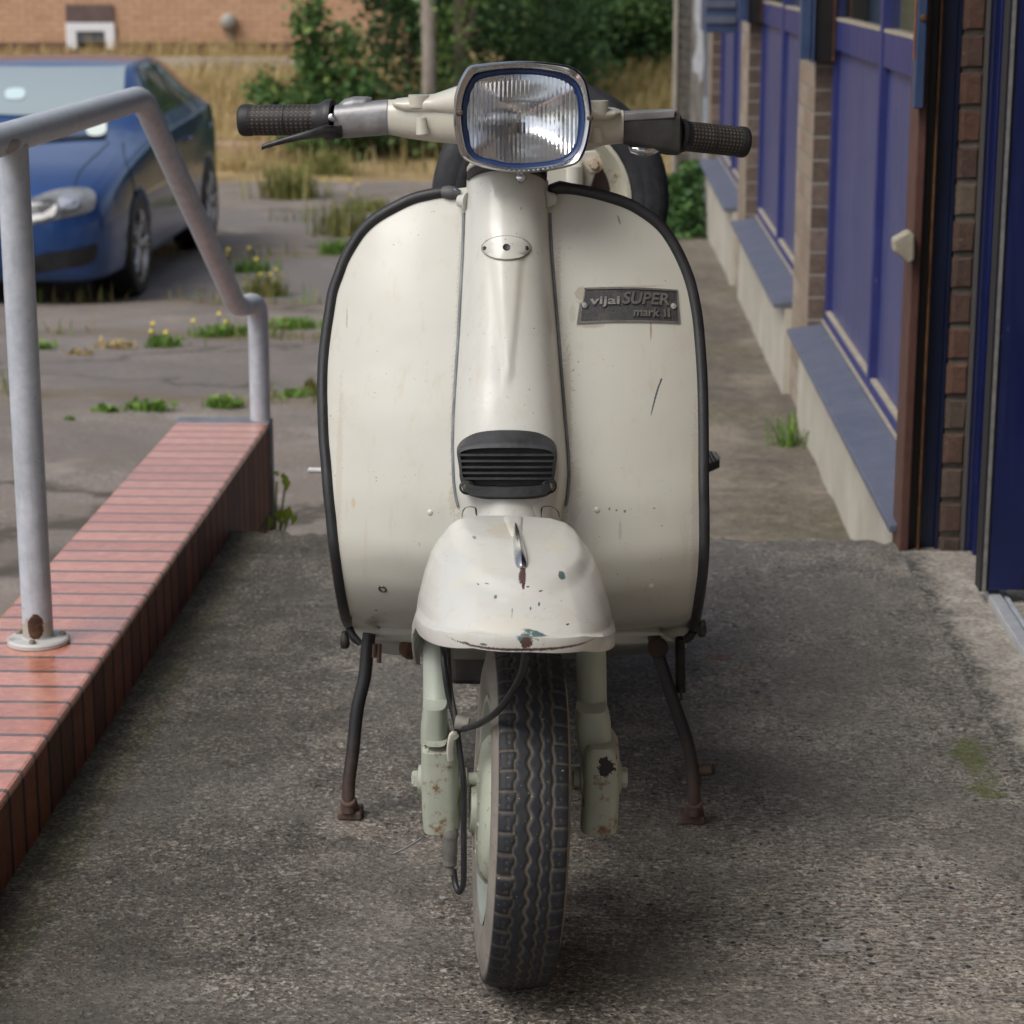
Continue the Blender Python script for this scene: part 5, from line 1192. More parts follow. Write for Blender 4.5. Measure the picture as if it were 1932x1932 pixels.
# ------------------------------------------------------------------ blue hatchback
CGZ = gz(-3.65, 14.6) + .0; FWP = at(262, 558, Z=CGZ); CFY = FWP.y; CX = FWP.x - .86
car = thing('parked_car', (CX, CFY, CGZ), 'blue hatchback car parked facing the camera in the yard behind the handrail', 'car')
T = [(-.87,.46,.30,.50,.44,.55,.58),(-.82,.66,.21,.58,.60,.63,.665),(-.70,.80,.185,.655,.70,.70,.745),(-.45,.865,.185,.735,.735,.785,.825),(-.10,.885,.19,.80,.73,.85,.885),
     (.25,.885,.19,.845,.71,.90,.935),(.50,.885,.19,.875,.70,.935,.968),(.66,.885,.19,.89,.69,.96,.995),(.78,.885,.19,.905,.69,1.005,1.035),(1.10,.885,.19,.925,.645,1.18,1.215),(1.42,.885,.19,.94,.595,1.31,1.335),
     (1.85,.885,.19,.955,.575,1.35,1.375),(2.3,.883,.19,.97,.57,1.345,1.37),(2.75,.87,.20,.985,.56,1.285,1.308),(3.02,.85,.22,.99,.55,1.21,1.23),(3.2,.83,.24,.97,.57,1.09,1.11),(3.32,.79,.27,.92,.62,.95,.96),(3.38,.72,.34,.80,.62,.85,.86)]
def tinterp(l):
    ls = [t[0] for t in T]; k = 0
    while k < len(ls)-2 and ls[k+1] < l: k += 1
    a, b_, c, d = T[max(k-1,0)], T[k], T[k+1], T[min(k+2,len(T)-1)]; t = (l-b_[0])/(c[0]-b_[0])
    out = []
    for q in range(1,7):
        m0 = (c[q]-a[q])/max(c[0]-a[0],1e-6); m1 = (d[q]-b_[q])/max(d[0]-b_[0],1e-6); h = c[0]-b_[0]
        out.append((2*t**3-3*t*t+1)*b_[q] + (t**3-2*t*t+t)*h*m0 + (-2*t**3+3*t*t)*c[q] + (t**3-t*t)*h*m1)
    return out
def prof(l):
    ws, hb, hbelt, wt_, he, hc = tinterp(l)
    ctrl = [(0,hb),(.6*ws,hb),(.93*ws,hb+.012),(.985*ws,hb+.09),(ws,lerp(hb,hbelt,.45)),(.995*ws,lerp(hb,hbelt,.72)),(.975*ws,hbelt-.035),(.945*ws,hbelt+.012),(lerp(.93*ws,wt_,.5),lerp(hbelt+.02,he,.53)),(wt_,he),(.82*wt_,lerp(he,hc,.62)),(.4*wt_,lerp(he,hc,.93)),(0,hc)]
    P = [Vector((a,b_,0)) for a, b_ in ctrl]; return smooth_path(P, 4)
NL = 90; lsx = [lerp(-.87, 3.38, (i/NL)) for i in range(NL+1)]
cgrid = []
for l in lsx:
    h = prof(l); full = [Vector((CX+p.x, CFY+l, CGZ+p.y)) for p in h] + [Vector((CX-p.x, CFY+l, CGZ+p.y)) for p in h[-2:0:-1]]
    cgrid.append(full)
m = NT('car_blue_metallic'); n1 = m.noise(3, 3)
CARB = m.done(m.ramp(n1, [(.4,(.008,.052,.19)),(.6,(.011,.062,.22))]), .28, .4, coat=.8, spec=.5, coat_rough=.04)
CBLK = simple('car_black', (.006,.006,.008), (.012,.012,.014), 20, .5); CGL = simple('car_glass_sky_sheen', (.28,.34,.35), None, rough=.06, spec=1.0, coat=1.0); CSG = simple('car_side_glass', (.012,.022,.018), None, rough=.06, spec=.7, coat=.5)  # pale windscreen base paints in the reflected sky
b = MB(); b.loft(cgrid, True, (True,True), flip=True); CBV = b.bvh(); body_ = b.build('body', CARB, car, auto=0)
# wheel arches cut out
for wy in (0, 2.578):
    for sg in (1,-1):
        c = MB(); c.lathe([(.0,-.2),(.345,-.2),(.345,.2),(0,.2)], (CX+sg*.86, CFY+wy, CGZ+.315), (1,0,0), 40); co = c.build('cutter', CBLK, None, auto=0)
        md = body_.modifiers.new('arch', 'BOOLEAN'); md.operation = 'DIFFERENCE'; md.object = co; md.solver = 'EXACT'
dg = bpy.context.evaluated_depsgraph_get(); bpy.context.view_layer.update(); dg.update()
me2 = bpy.data.meshes.new_from_object(body_.evaluated_get(dg)); body_.modifiers.clear(); body_.data = me2; me2.name = 'body'
for o_ in [o_ for o_ in bpy.data.objects if o_.name.startswith('cutter')]: bpy.data.objects.remove(o_)
# panels lifted from the body grid: windscreen and side glass
def skin(name, mat, l0, l1, fa, fb, off=.006, parent=car, sides=(1,), n1_=16, n2_=12):
    for sg in sides:
        rows_ = []
        for i in range(n1_+1):
            t = i/n1_; row = []
            for j in range(n2_+1):
                s = j/n2_; l = lerp(l0(s) if callable(l0) else l0, l1(s) if callable(l1) else l1, t); h = prof(l)
                q = lerp(fa, fb, s)*(len(h)-1); k = min(int(q), len(h)-2); p = h[k].lerp(h[k+1], q-k); dn = (h[k+1]-h[k]).normalized(); nrm = Vector((dn.y, -dn.x, 0))
                row.append(Vector((CX + sg*(p.x+nrm.x*off), CFY+l, CGZ+p.y+nrm.y*off)))
            rows_.append(row)
        bb = MB(); bb.loft(rows_, closed=False, flip=sg < 0); bb.build(name, mat, parent, auto=0)
ws = MB(); rows_ = []
for i in range(15):
    t = i/14; row = []
    for j in range(33):
        s = j/32*2-1; l = lerp(.80, 1.38, t) + .10*(s*s)*(1-t*.3); h = prof(l); q = (9.55/12 + (1-9.55/12)*(1-abs(s)))*(len(h)-1); k = min(int(q), len(h)-2); p = h[k].lerp(h[k+1], q-k)
        row.append(Vector((CX+math.copysign(p.x,s), CFY+l-.006, CGZ+p.y+.006)))
    rows_.append(row)
ws.loft(rows_, closed=False); ws.build('windscreen', CGL, car, auto=0)
skin('side_window', CSG, lambda s: lerp(.98,1.50,s), lambda s: lerp(1.92,1.92,s), 7.4/12, 8.85/12, sides=(1,-1))
skin('side_window', CSG, lambda s: 2.0, lambda s: lerp(3.02,2.78,s), 7.4/12, 8.8/12, sides=(1,-1))
skin('window_pillar', CBLK, 1.921, 1.999, 7.35/12, 8.9/12, .004, sides=(1,-1), n1_=2)
# headlights, grilles: shapes laid on the nose
def patch(name, mat, pts, off, mirror=True, parent=car, rings=6):
    q = smooth_path(v2(pts), 4, True); c = sum(q, Vector())/len(q); R_ = []
    for i in range(rings):
        s = 1 - i/(rings-.5); row = []
        for p in q:
            a = c + (p-c)*s; h, n = cast(CBV, a.x, a.y, off); row.append(h)
        R_.append(row)
    if any(h is None for r_ in R_ for h in r_): return None
    out = None
    for sg in ((1,-1) if mirror else (1,)):
        bb = MB(); bb.loft([[Vector((CX + sg*(h.x-CX), h.y, h.z)) for h in r_] for r_ in R_], True, (False,True), flip=sg < 0); o_ = bb.build(name, mat, parent, auto=0); out = out or o_
    return out
HLM = NT('headlight_unit'); n1 = HLM.noise(7, 2); HLM = HLM.done(HLM.ramp(n1, [(.35,(.10,.105,.11)),(.65,(.30,.31,.32))]), .15, .3, coat=1.0)
patch('headlight', HLM, [(47,404),(47,390),(60,376),(95,362),(130,355),(158,355),(176,362),(180,380),(172,398),(140,408),(95,416),(60,424)], .006)
patch('indicator', simple('indicator_white', (.75,.74,.70), None, rough=.2, coat=.8), [(47,421),(49,412),(70,405),(92,402),(103,388),(107,394),(98,408),(70,416)], .012)
patch('lower_grille', CBLK, [(30,478),(60,482),(110,474),(150,468),(181,460),(183,468),(178,490),(150,502),(100,510),(50,518),(30,518)], .006)
patch('front_grille', CBLK, [(-190,425),(-100,435),(-30,425),(-25,440),(-45,505),(-90,525),(-170,520)], .006, mirror=False)
patch('splitter', simple('splitter_blue', (.015,.08,.27), None, rough=.3, coat=.6), [(30,536),(90,534),(150,524),(182,512),(184,520),(150,536),(90,548),(30,552)], .010)
patch('wheel_arch_light', CBLK, [(46,560),(120,556),(185,545),(190,556),(120,572),(46,576)], .004)
patch('tax_disc', simple('white_paper', (.60,.68,.62),(.70,.76,.70), 60, .6), [(162,238),(172,228),(190,226),(199,230),(201,245),(196,256),(180,260),(165,256)], .014, mirror=False)
patch('paper_note', simple('pale_paper', (.48,.60,.62), None, rough=.6), [(13,172),(44,170),(45,188),(14,189)], .014, mirror=False)
patch('wiper', CBLK, [(35,266),(90,261),(150,257),(196,256),(197,262),(150,264),(90,268),(35,272)], .010, mirror=False)
# bonnet and door joints
patch('headlight_lens', simple('lamp_reflector', (.55,.57,.60), None, rough=.08, metal=.8), [(110,379),(120,368),(134,366),(146,373),(148,386),(138,396),(122,397),(112,390)], .011)
patch('headlight_lens', simple('lamp_dark', (.03,.032,.036), None, rough=.1, coat=1), [(70,392),(78,381),(92,376),(102,380),(100,392),(88,400),(76,401)], .011)
def joint(name, pts, mirror=True):
    path = []
    for p in smooth_path(v2(pts), 6):
        h, n = cast(CBV, p.x, p.y, .001)
        if h is not None: path.append(h)
    if len(path) > 2:
        for sg in ((1,-1) if mirror else (1,)):
            bb = MB(); bb.tube([Vector((CX+sg*(p.x-CX), p.y, p.z)) for p in path], .004, 6); bb.build(name, CBLK, car)
joint('bonnet_joint', [(206,268),(190,285),(168,305),(150,325),(141,350)])
joint('door_joint', [(232,268),(236,300),(250,340),(262,400),(268,440)])
# mirrors, handles, wheels
for sg in (1,-1):
    a, c = at(236,232,Y=CFY+.95), at(281,232,Y=CFY+.95)
    bb = MB(); cx_ = (a.x+c.x)/2; bb.ball((CX+sg*(cx_-CX), CFY+.95, at(250,229,Y=CFY+.95).z), ((c.x-a.x)/2, .10, .072), 18, 10); mo = bb.build('wing_mirror', CARB, car)
    bb = MB(); zz = at(250,247,Y=CFY+.93).z; bb.ball((CX+sg*(cx_-.005-CX), CFY+.96, zz), ((c.x-a.x)/2*.9, .085, .030), 16, 8); bb.tube([(CX+sg*.84, CFY+.95, zz), (CX+sg*(cx_-CX), CFY+.95, zz)], .022, 8); bb.build('mirror_base', CBLK, mo)
    for ly, lz in ((1.78,.83),(2.62,.86)):
        bb = MB(); bb.ball((CX+sg*.895, CFY+ly, CGZ+lz), (.018,.075,.014), 12, 8); bb.build('door_handle', CARB, car)
ALLOY = simple('alloy_wheel', (.52,.52,.53),(.42,.42,.43), 20, .3, .7)
def carwheel(wy, sg):
    w0 = Vector((CX+sg*.80, CFY+wy, CGZ+.315)); whl = bpy.data.objects.new('wheel', None); COL.objects.link(whl); whl.parent = car
    bb = MB(); bb.lathe([(.20,-.09),(.285,-.10),(.308,-.085),(.315,-.05),(.315,.05),(.308,.082),(.29,.092),(.225,.088),(.215,.07),(.20,.02)], w0, (sg,0,0), 40); bb.build('tyre', CBLK, whl, auto=50)
    bb = MB(); bb.lathe([(.222,.086),(.214,.084),(.205,.05),(.20,.02)], w0, (sg,0,0), 36)
    for k in range(5):
        for d in (-.12,.12):
            th = 2*math.pi*k/5+d; e1 = Vector((0, math.cos(th), math.sin(th))); th2 = 2*math.pi*k/5+d*.75; e2 = Vector((0, math.cos(th2), math.sin(th2)))
            bb.tube([w0+e2*.03+Vector((sg*.062,0,0)), w0+e2*.12+Vector((sg*.075,0,0)), w0+e1*.212+Vector((sg*.080,0,0))], [.020,.017,.015], 8)
    bb.lathe([(0,.080),(.03,.078),(.05,.06),(.055,.03)], w0, (sg,0,0), 20); bb.build('rim', ALLOY, whl, auto=50)
    bb = MB(); bb.lathe([(.0,.01),(.20,.015)], w0, (sg,0,0), 24); bb.build('brake_disc', simple('brake_dark', (.03,.03,.03)), whl)
    bb = MB(); bb.lathe([(.0,-.16),(.335,-.16),(.335,.05)], w0, (sg,0,0), 24); bb.build('wheel_well', CBLK, whl)
for wy in (0, 2.578):
    for sg in (1,-1): carwheel(wy, sg)

# ------------------------------------------------------------------ brick building at the back
BY = 30.5
M['far_brick'] = brick_mat('orange_brick', (.50,.295,.185),(.54,.33,.21),(.46,.265,.16), (.40,.255,.165), ('x','z'), .225, .075, .014, .85, .5, bumpk=.3)
M['far_dark'] = brick_mat('brown_plinth_brick', (.11,.06,.045),(.15,.08,.06),(.09,.05,.04), (.16,.13,.11), ('x','z'), .225, .075, .012, .85, .5, bumpk=.3)
fb = thing('brick_house', (-8, BY, .1), 'orange brick building at the back with one small white framed window', 'building')
bz = at(150, 97, Y=BY).z
b = MB(); b.box((-22, BY, bz+.12), (-2.5, BY+.3, 4.4)); b.build('wall', M['far_brick'], fb, smooth=False)
b = MB(); b.box((-22, BY-.03, bz-1.5), (-2.5, BY+.3, bz+.119)); b.build('plinth', M['far_dark'], fb, smooth=False)
w0, w1 = at(128,93,Y=BY), at(217,43,Y=BY); i0, i1 = at(147,95,Y=BY), at(199,59,Y=BY)
b = MB(); b.box((w0.x, BY-.06, i1.z), (w1.x, BY-.002, w1.z)); b.box((w0.x, BY-.06, w0.z), (i0.x, BY-.002, i1.z)); b.box((i1.x, BY-.06, w0.z), (w1.x, BY-.002, i1.z)); win = b.build('window', simple('white_upvc', (.74,.75,.78), None, rough=.4), fb, smooth=False, bevel=.006)
b = MB(); b.box((i0.x, BY-.03, w0.z), (i1.x, BY-.004, i1.z)); b.build('pane', simple('far_pane', (.06,.07,.085),(.14,.15,.17), 3, .15), win, smooth=False)
b = MB(); p0, p1 = at(126,42,Y=BY), at(214,9,Y=BY); n = 22
for i in range(n):
    xa = lerp(p0.x, p1.x, i/n); xb = lerp(p0.x, p1.x, (i+.62)/n); b.box((xa, BY-.05, p0.z), (xb, BY-.002, p1.z))
b.box((p0.x, BY-.03, p0.z), (p1.x, BY-.001, p1.z)); b.build('board_panel', simple('brown_board', (.17,.115,.11),(.21,.145,.135), 8, .7), fb, smooth=False)
c = at(431, 41, Y=BY-.1); b = MB(); b.lathe([(0,.10),(.06,.095),(.10,.06),(.115,.02),(.115,-.1)], c, (0,-1,.35), 20); b.tube([c+Vector((0,.05,-.05)), c+Vector((.02,.09,-.25))], .035, 10); b.build('wall_lamp', simple('lamp_grey', (.26,.24,.21),(.36,.33,.29), 9, .6), fb)
b = MB(); b.box((-22, BY-1.6, bz-.25), (-3.2, BY-1.35, bz-.02)); tag(b.build('path_kerb', simple('pale_kerb', (.42,.38,.32),(.33,.29,.24), 5, .9), None, smooth=False), 'pale concrete kerb running along the foot of the orange brick building', 'kerb')
lk0, lk1 = on_ground(388, 288), on_ground(452, 290)
b = MB(); b.box((lk0.x, lk0.y, lk0.z-.1), (lk1.x+.3, lk0.y+.25, lk0.z+.10)); tag(b.build('kerb_stone', simple('pink_kerb', (.42,.29,.21),(.34,.24,.18), 7, .9), None, smooth=False, bevel=.01), 'short pinkish kerb stone where the yard meets the dry grass', 'kerb')

# ------------------------------------------------------------------ vegetation
def leafmat(name, cols, rough=.55, trans=.25):
    m = NT(name); sc_ = m.node('ShaderNodeSeparateColor'); m.link(m.attr(), sc_.inputs[0])
    cc = m.ramp(sc_.outputs[0], [(i/(len(cols)-1), c) for i, c in enumerate(cols)])
    m.done(cc, rough, spec=.3)
    tr = m.node('ShaderNodeBsdfTranslucent'); m.link(cc, tr.inputs[0]); mx = m.node('ShaderNodeMixShader'); mx.inputs[0].default_value = trans
    out = m.t.nodes['Material Output']; m.link(m.b.outputs[0], mx.inputs[1]); m.link(tr.outputs[0], mx.inputs[2]); m.link(mx.outputs[0], out.inputs[0]); return m.mat
LDARK = leafmat('dark_leaves', [(.026,.056,.024),(.058,.125,.046),(.105,.205,.068),(.20,.28,.09)], trans=.4)
LMID = leafmat('mid_leaves', [(.032,.075,.026),(.068,.15,.042),(.12,.22,.065),(.26,.32,.09)])
LYEL = leafmat('olive_leaves', [(.09,.11,.03),(.17,.19,.055),(.28,.27,.09),(.40,.34,.15)], rough=.75)
LGRN = leafmat('fresh_green', [(.075,.15,.03),(.13,.25,.045),(.20,.33,.07),(.33,.42,.14)], rough=.75, trans=.4)
STRAW = leafmat('straw', [(.30,.215,.095),(.46,.35,.165),(.56,.45,.24),(.34,.26,.10),(.15,.14,.05)], trans=.3)
BARK = simple('grey_bark', (.24,.20,.165),(.36,.31,.26), 7, .9, 0, .5, 22)
BARKD = simple('brown_bark', (.09,.065,.05),(.16,.12,.095), 9, .9, 0, .5, 22)
def leaf(mb, c, size, rnd, tint, droop=0):
    d = Vector((rnd.gauss(0,1), rnd.gauss(0,1), rnd.gauss(0,.6)-droop)).normalized(); s = d.cross(Vector((rnd.gauss(0,1), rnd.gauss(0,1), rnd.gauss(0,1)))).normalized()
    n = d.cross(s)*.12*size; a = size*(.7+.6*rnd.random())
    mb.add([c - d*a*.5, c + s*a*.32 + n, c + d*a*.5, c - s*a*.32 + n], [(0,1,2),(0,2,3)], col=(tint, rnd.random(), 0))
def crown(mb, c, rad, n, size, rnd, clumps=14, shell=.55, lo=0.05, hi=.9):
    cl = []
    for _ in range(clumps):
        d = Vector((rnd.gauss(0,1), rnd.gauss(0,1), rnd.gauss(0,1))).normalized()*rnd.uniform(shell,1.0)
        cl.append((Vector((c[0]+d.x*rad[0], c[1]+d.y*rad[1], c[2]+d.z*rad[2])), rnd.uniform(.22,.42), rnd.uniform(lo, hi)))
    for i in range(n):
        k, r, tn = rnd.choice(cl); d = Vector((rnd.gauss(0,.5)*rad[0]*r*1.5, rnd.gauss(0,.5)*rad[1]*r*1.5, rnd.gauss(0,.5)*rad[2]*r*1.5))
        leaf(mb, k + d, size, rnd, min(max(tn + rnd.gauss(0,.14), 0), 1), .3)
def tree(name, label, cat, base, trunks, crowns, mat, bark, seed, leafsize=.085, group=None):
    rnd = random.Random(seed); t = thing(name, base, label, cat, group)
    if trunks:
        b = MB()
        for path, r0, r1 in trunks:
            q = smooth_path(path, 6); b.tube(q, [lerp(r0, r1, i/(len(q)-1))*(1+.08*math.sin(i*1.7)) for i in range(len(q))], 12)
        b.build('trunk', bark, t)
    b = MB()
    for c, rad, n, k in crowns: crown(b, c, rad, int(n*1.35), leafsize, rnd, k)
    b.build('crown', mat, t, smooth=False); return t
def P(px, py, Y): return at(px, py, Y=Y)
def trunk_at(px, pyb, Y, top=5.0, lean=0):
    b_ = P(px, pyb, Y); return [Vector((b_.x, Y, gz(b_.x, Y)-.1)), b_, Vector((b_.x+lean*.5, Y, lerp(b_.z, top, .5))), Vector((b_.x+lean, Y, top))]
Yt = 24.5
p = P(809, 150, Yt); tree('slender_tree', 'tree with a pale grey straight trunk left of the headlight', 'tree', (p.x, Yt, gz(p.x,Yt)), [(trunk_at(809,150,Yt,5.2,.05), .085, .065), ([P(806,70,Yt), P(795,20,Yt+.2), P(770,-40,Yt+.4)], .05,.03)], [((p.x-.4,Yt+.5,4.6),(1.8,1.2,1.6),2600,16), ((p.x-.9,Yt+.3,2.5),(1.1,.8,1.0),900,9)], LDARK, BARK, 1)
p = P(868, 120, Yt+.8); tree('slender_tree', 'tree with a brown forked trunk directly above the headlight', 'tree', (p.x, Yt+.8, gz(p.x,Yt+.8)), [(trunk_at(868,150,Yt+.8,5,.12), .09,.06), ([P(868,110,Yt+.8), P(885,50,Yt+.8), P(903,-30,Yt+.9)], .06,.045)], [((p.x+.5,Yt+1.2,4.3),(1.6,1.1,1.5),2200,14), ((p.x+.35,Yt+.6,1.9),(.7,.5,.9),700,8), ((p.x+.1,Yt+.3,.6),(.55,.4,.7),500,7)], LMID, BARKD, 2)
# dense dark bushes left and below the trunks
for (label, px, py, Y, rad, n, k, mat, seed) in (
    ('big dark green bush left of the pale tree trunk', 765, 90, 26.0, (.62,.6,1.25), 3400, 24, LDARK, 11),
    ('low dark bush spreading at the foot of the tree trunks', 745, 262, 23.9, (.62,.45,.40), 2600, 18, LDARK, 12),
    ('dense dark bush right behind the headlight', 975, 110, 26.2, (1.0,.8,1.2), 3400, 20, LDARK, 13)):
    c = P(px, py, Y); tree('bush', label, 'bush', (c.x, Y, gz(c.x,Y)), [([Vector((c.x,Y,gz(c.x,Y)-.1)), Vector((c.x+.05,Y,c.z))], .05,.03)], [((c.x,Y,c.z), rad, n, k)], mat, BARKD, seed)
# open shrub in front of the brick wall
rnd = random.Random(21); Ys = 23.6; t = thing('shrub', P(600,300,Ys), 'loose mid green shrub with upright stems in front of the orange brick wall', 'shrub'); b = MB(); st_ = MB()
stems = [[(605,315),(592,220),(580,130),(574,30)], [(620,310),(630,210),(640,130),(652,62)], [(600,305),(585,250),(560,215),(545,190)], [(640,305),(662,240),(676,200),(688,150)], [(610,305),(606,170),(590,80),(583,8)], [(585,310),(540,225),(508,190),(492,172)]]
for s_ in stems:
    q = smooth_path([P(x, y, Ys + rnd.uniform(-.2,.2)) for x, y in s_], 8); st_.tube(q, [lerp(.014,.005,i/(len(q)-1)) for i in range(len(q))], 6)
    for i, c in enumerate(q[4:]):
        tn = rnd.uniform(.2,.85)
        for _ in range(24): leaf(b, c + Vector((rnd.gauss(0,.10), rnd.gauss(0,.10), rnd.gauss(0,.10))), .10, rnd, min(max(tn+rnd.gauss(0,.12),0),1), .4)
b.build('foliage', LMID, t, smooth=False); st_.build('stem', BARKD, t)
# hedge and trees across the back on the right
for (label, px, py, Y, rad, n, k, mat, seed) in (
    ('dark green hedge bush above the dry bank, left part', 1060, 40, 29.2, (1.15,.7,.62), 5200, 30, LDARK, 31),
    ('dark green hedge bush above the dry bank, beside the grey fence', 1215, 38, 29.4, (1.15,.7,.62), 5200, 30, LDARK, 32),
    ('lighter green leaning bough over the dry bank', 1040, 30, 27.6, (.7,.5,.75), 1500, 12, LMID, 33)):
    c = P(px, py, Y); tree('hedge_bush', label, 'bush', (c.x, Y, gz(c.x,Y)), [([Vector((c.x,Y,gz(c.x,Y)-.1)), Vector((c.x,Y,c.z+.5))], .06,.03)], [((c.x,Y,c.z), rad, n, k)], mat, BARKD, seed)
rnd = random.Random(40); b = MB()
for i in range(26):
    c = (rnd.uniform(-4.0, 6.5), rnd.uniform(31.0, 33.5), rnd.uniform(.2, 3.6)); crown(b, c, (1.7,1.0,1.3), 900, .17, rnd, 9, lo=.0, hi=.7)
for i in range(12):
    c = (rnd.uniform(2.0, 9), rnd.uniform(28, 32), rnd.uniform(.3, 3.0)); crown(b, c, (1.5,1.0,1.2), 700, .16, rnd, 8, lo=.0, hi=.8)
tag(b.build('woodland', LDARK, None, smooth=False), 'dark mass of trees closing the view behind the dry bank', 'woodland', kind='stuff')
# dry grass on the bank
rnd = random.Random(50); b = MB()
def blade(mb, base, h, w, rnd, tint, lean=.3):
    a = rnd.uniform(0, 2*math.pi); d = Vector((math.cos(a), math.sin(a), 0)); s = Vector((-d.y, d.x, 0))*w*.5; l = abs(rnd.gauss(0, lean))*h
    m1 = base + d*l*.35 + Vector((0,0,h*.6)); tip = base + d*l + Vector((0,0,h*(1-.25*min(1,l/h))))
    mb.add([base-s, base+s, m1+s*.7, m1-s*.7, tip], [(0,1,2,3),(3,2,4)], col=(tint, rnd.random(), 0))
for i in range(36000):
    x = rnd.uniform(-10.5, 6); y = rnd.uniform(22.6, 31)
    k = math.sin(x*1.3+y*.7)+math.sin(x*.6-y*1.7)
    if y < 23.4 + .5*math.sin(x*2.1) and rnd.random() < .75: continue
    if y > 28.6 and x > -2.6: continue
    tn = min(max(rnd.gauss(.36 + .07*k, .17), 0), .8)
    if x > -2.2: tn = .62 + .38*rnd.random()
    blade(b, Vector((x, y, gz(x,y)-.02)), rnd.uniform(.14,.36)*(1.35 if k > .6 else .9)*(.75 if y > 28 else 1), .016, rnd, tn, .45)
tag(b.build('dry_grass', STRAW, None, smooth=False), 'tall straw coloured dry grass covering the bank behind the car', 'grass', kind='stuff')
# weeds in the seams of the yard, each its own plant
YEL = simple('yellow_petals', (.62,.48,.03)); 
def weed(px, py, w, h, n, label, mat=LGRN, flowers=0, lean=.5, seed=0, bw=.007, name='weed', tall=0, fh=1.1):
    rnd = random.Random(100+seed); c = on_ground(px, py); mpp = (c-CAM).dot(FW)/FPX; W_, H_ = w*mpp, h*mpp
    t = thing(name, c, label, 'weed', 'weeds in the yard'); b = MB()
    for i in range(n):
        base = c + Vector((rnd.gauss(0,W_*.26), rnd.gauss(0,W_*.14), -.01)); blade(b, base, H_*rnd.uniform(.35,1.0), bw*(1+.6*rnd.random()), rnd, min(max(rnd.gauss(.5,.2),0),1), lean)
    for i in range(n//6):
        leaf(b, c + Vector((rnd.gauss(0,W_*.24), rnd.gauss(0,W_*.14), H_*rnd.uniform(.1,.6))), .035*(1+rnd.random()*.5), rnd, rnd.uniform(.2,.9))
    b.build('leaves', mat, t, smooth=False)
    if flowers:
        s = MB()
        for i in range(flowers):
            b = MB()
            q = c + Vector((rnd.gauss(0,W_*.3), rnd.gauss(0,W_*.15), H_*fh*rnd.uniform(.6,1.1))); d = Vector((rnd.gauss(0,.3),-.6,1)).normalized()
            b.lathe([(0,.006),(.009,.004),(.0125,0)], q, d, 8); b.build('flower', YEL, t); s.tube([Vector((q.x+rnd.gauss(0,.02), q.y, c.z)), q], .0022, 4)
        s.build('stem', LGRN, t)
weed(205,778,50,16,90,'low green weed tuft in the seam, leftmost of the row beyond the red brick wall',seed=1)
weed(278,774,78,30,190,'bushy bright green weed in the seam just left of the wall end cap',seed=2)
weed(425,768,62,30,170,'rounded green weed just left of the end post of the handrail',seed=3)
weed(555,752,62,26,160,'green weed close beside the left edge of the scooter shield',seed=4)
weed(590,750,26,50,60,'upright brownish weed stem touching the edge of the scooter shield',mat=LYEL,lean=.2,seed=5)
weed(130,792,34,8,40,'tiny flat weed at the far left of the seam row',seed=6)
weed(420,632,100,30,220,'broad green weed with yellow flowers behind the lower rail bend',flowers=3,seed=7,bw=.010,fh=1.4)
weed(555,622,110,34,260,'long strip of green grass right of the handrail end post',seed=8,bw=.010)
weed(310,655,70,36,110,'pale green weed in the second seam left of the handrail slope',flowers=3,seed=9,bw=.009)
weed(80,658,45,20,70,'small green weed in front of the blue car beside the handrail post',seed=10,bw=.009)
weed(150,668,50,12,60,'dry low weed patch in front of the blue car bumper',mat=STRAW,seed=11,bw=.009)
weed(215,655,90,22,90,'strip of straw coloured weeds below the front wheel of the car',mat=STRAW,seed=12,bw=.010)
weed(500,560,80,62,150,'tall green weed with yellow flowers above the rail bend',mat=LYEL,flowers=4,seed=13,bw=.009,lean=.5)
weed(470,512,90,40,110,'straggling yellow flowered weed to the right of the car rear wheel',flowers=4,seed=14,bw=.010)
weed(640,480,60,40,170,'bright green weed clump at the upper left of the scooter shield',seed=15,bw=.012)
weed(650,445,110,90,190,'feathery tall weed with yellow flowers behind the scooter shield',mat=LYEL,flowers=4,seed=16,bw=.010,lean=.35)
weed(700,400,100,40,170,'fuzzy grass clump behind the top of the scooter shield',mat=LYEL,seed=17,bw=.012)
weed(545,375,110,95,260,'big tuft of dry and green grass below the left grip',mat=LYEL,seed=18,bw=.014,lean=.55)
weed(615,330,90,70,190,'grass tuft at the edge of the yard below the brake lever',mat=LYEL,seed=19,bw=.014,lean=.5)
weed(450,320,90,30,120,'short dry grass tuft at the pinkish kerb',mat=STRAW,seed=20,bw=.014)
# thin grass and dead stems running along the seams
rnd = random.Random(77); b = MB()
for yy in (8.65, 11.1, 13.05, 15.6, 18.2):
    for i in range(420 if yy < 12 else 300):
        x = rnd.uniform(-5.5, -.4); 
        if math.sin(x*2.3+yy)+math.sin(x*5.1-yy*2) < -.2: continue
        c = Vector((x, yy + rnd.gauss(0,.07) + .10*math.sin(x*1.9), 0)); c.z = gz(c.x,c.y)-.008
        blade(b, c, rnd.uniform(.02,.085)*(1+.06*yy), .006+.0004*yy, rnd, rnd.random(), .7)
tag(b.build('seam_grass', leafmat('seam_grass_mixed', [(.30,.22,.10),(.24,.24,.08),(.12,.19,.045),(.18,.28,.06)], rough=.8), None, smooth=False), 'sparse thin grass and dead stems along the cracks of the yard', 'grass', kind='stuff')
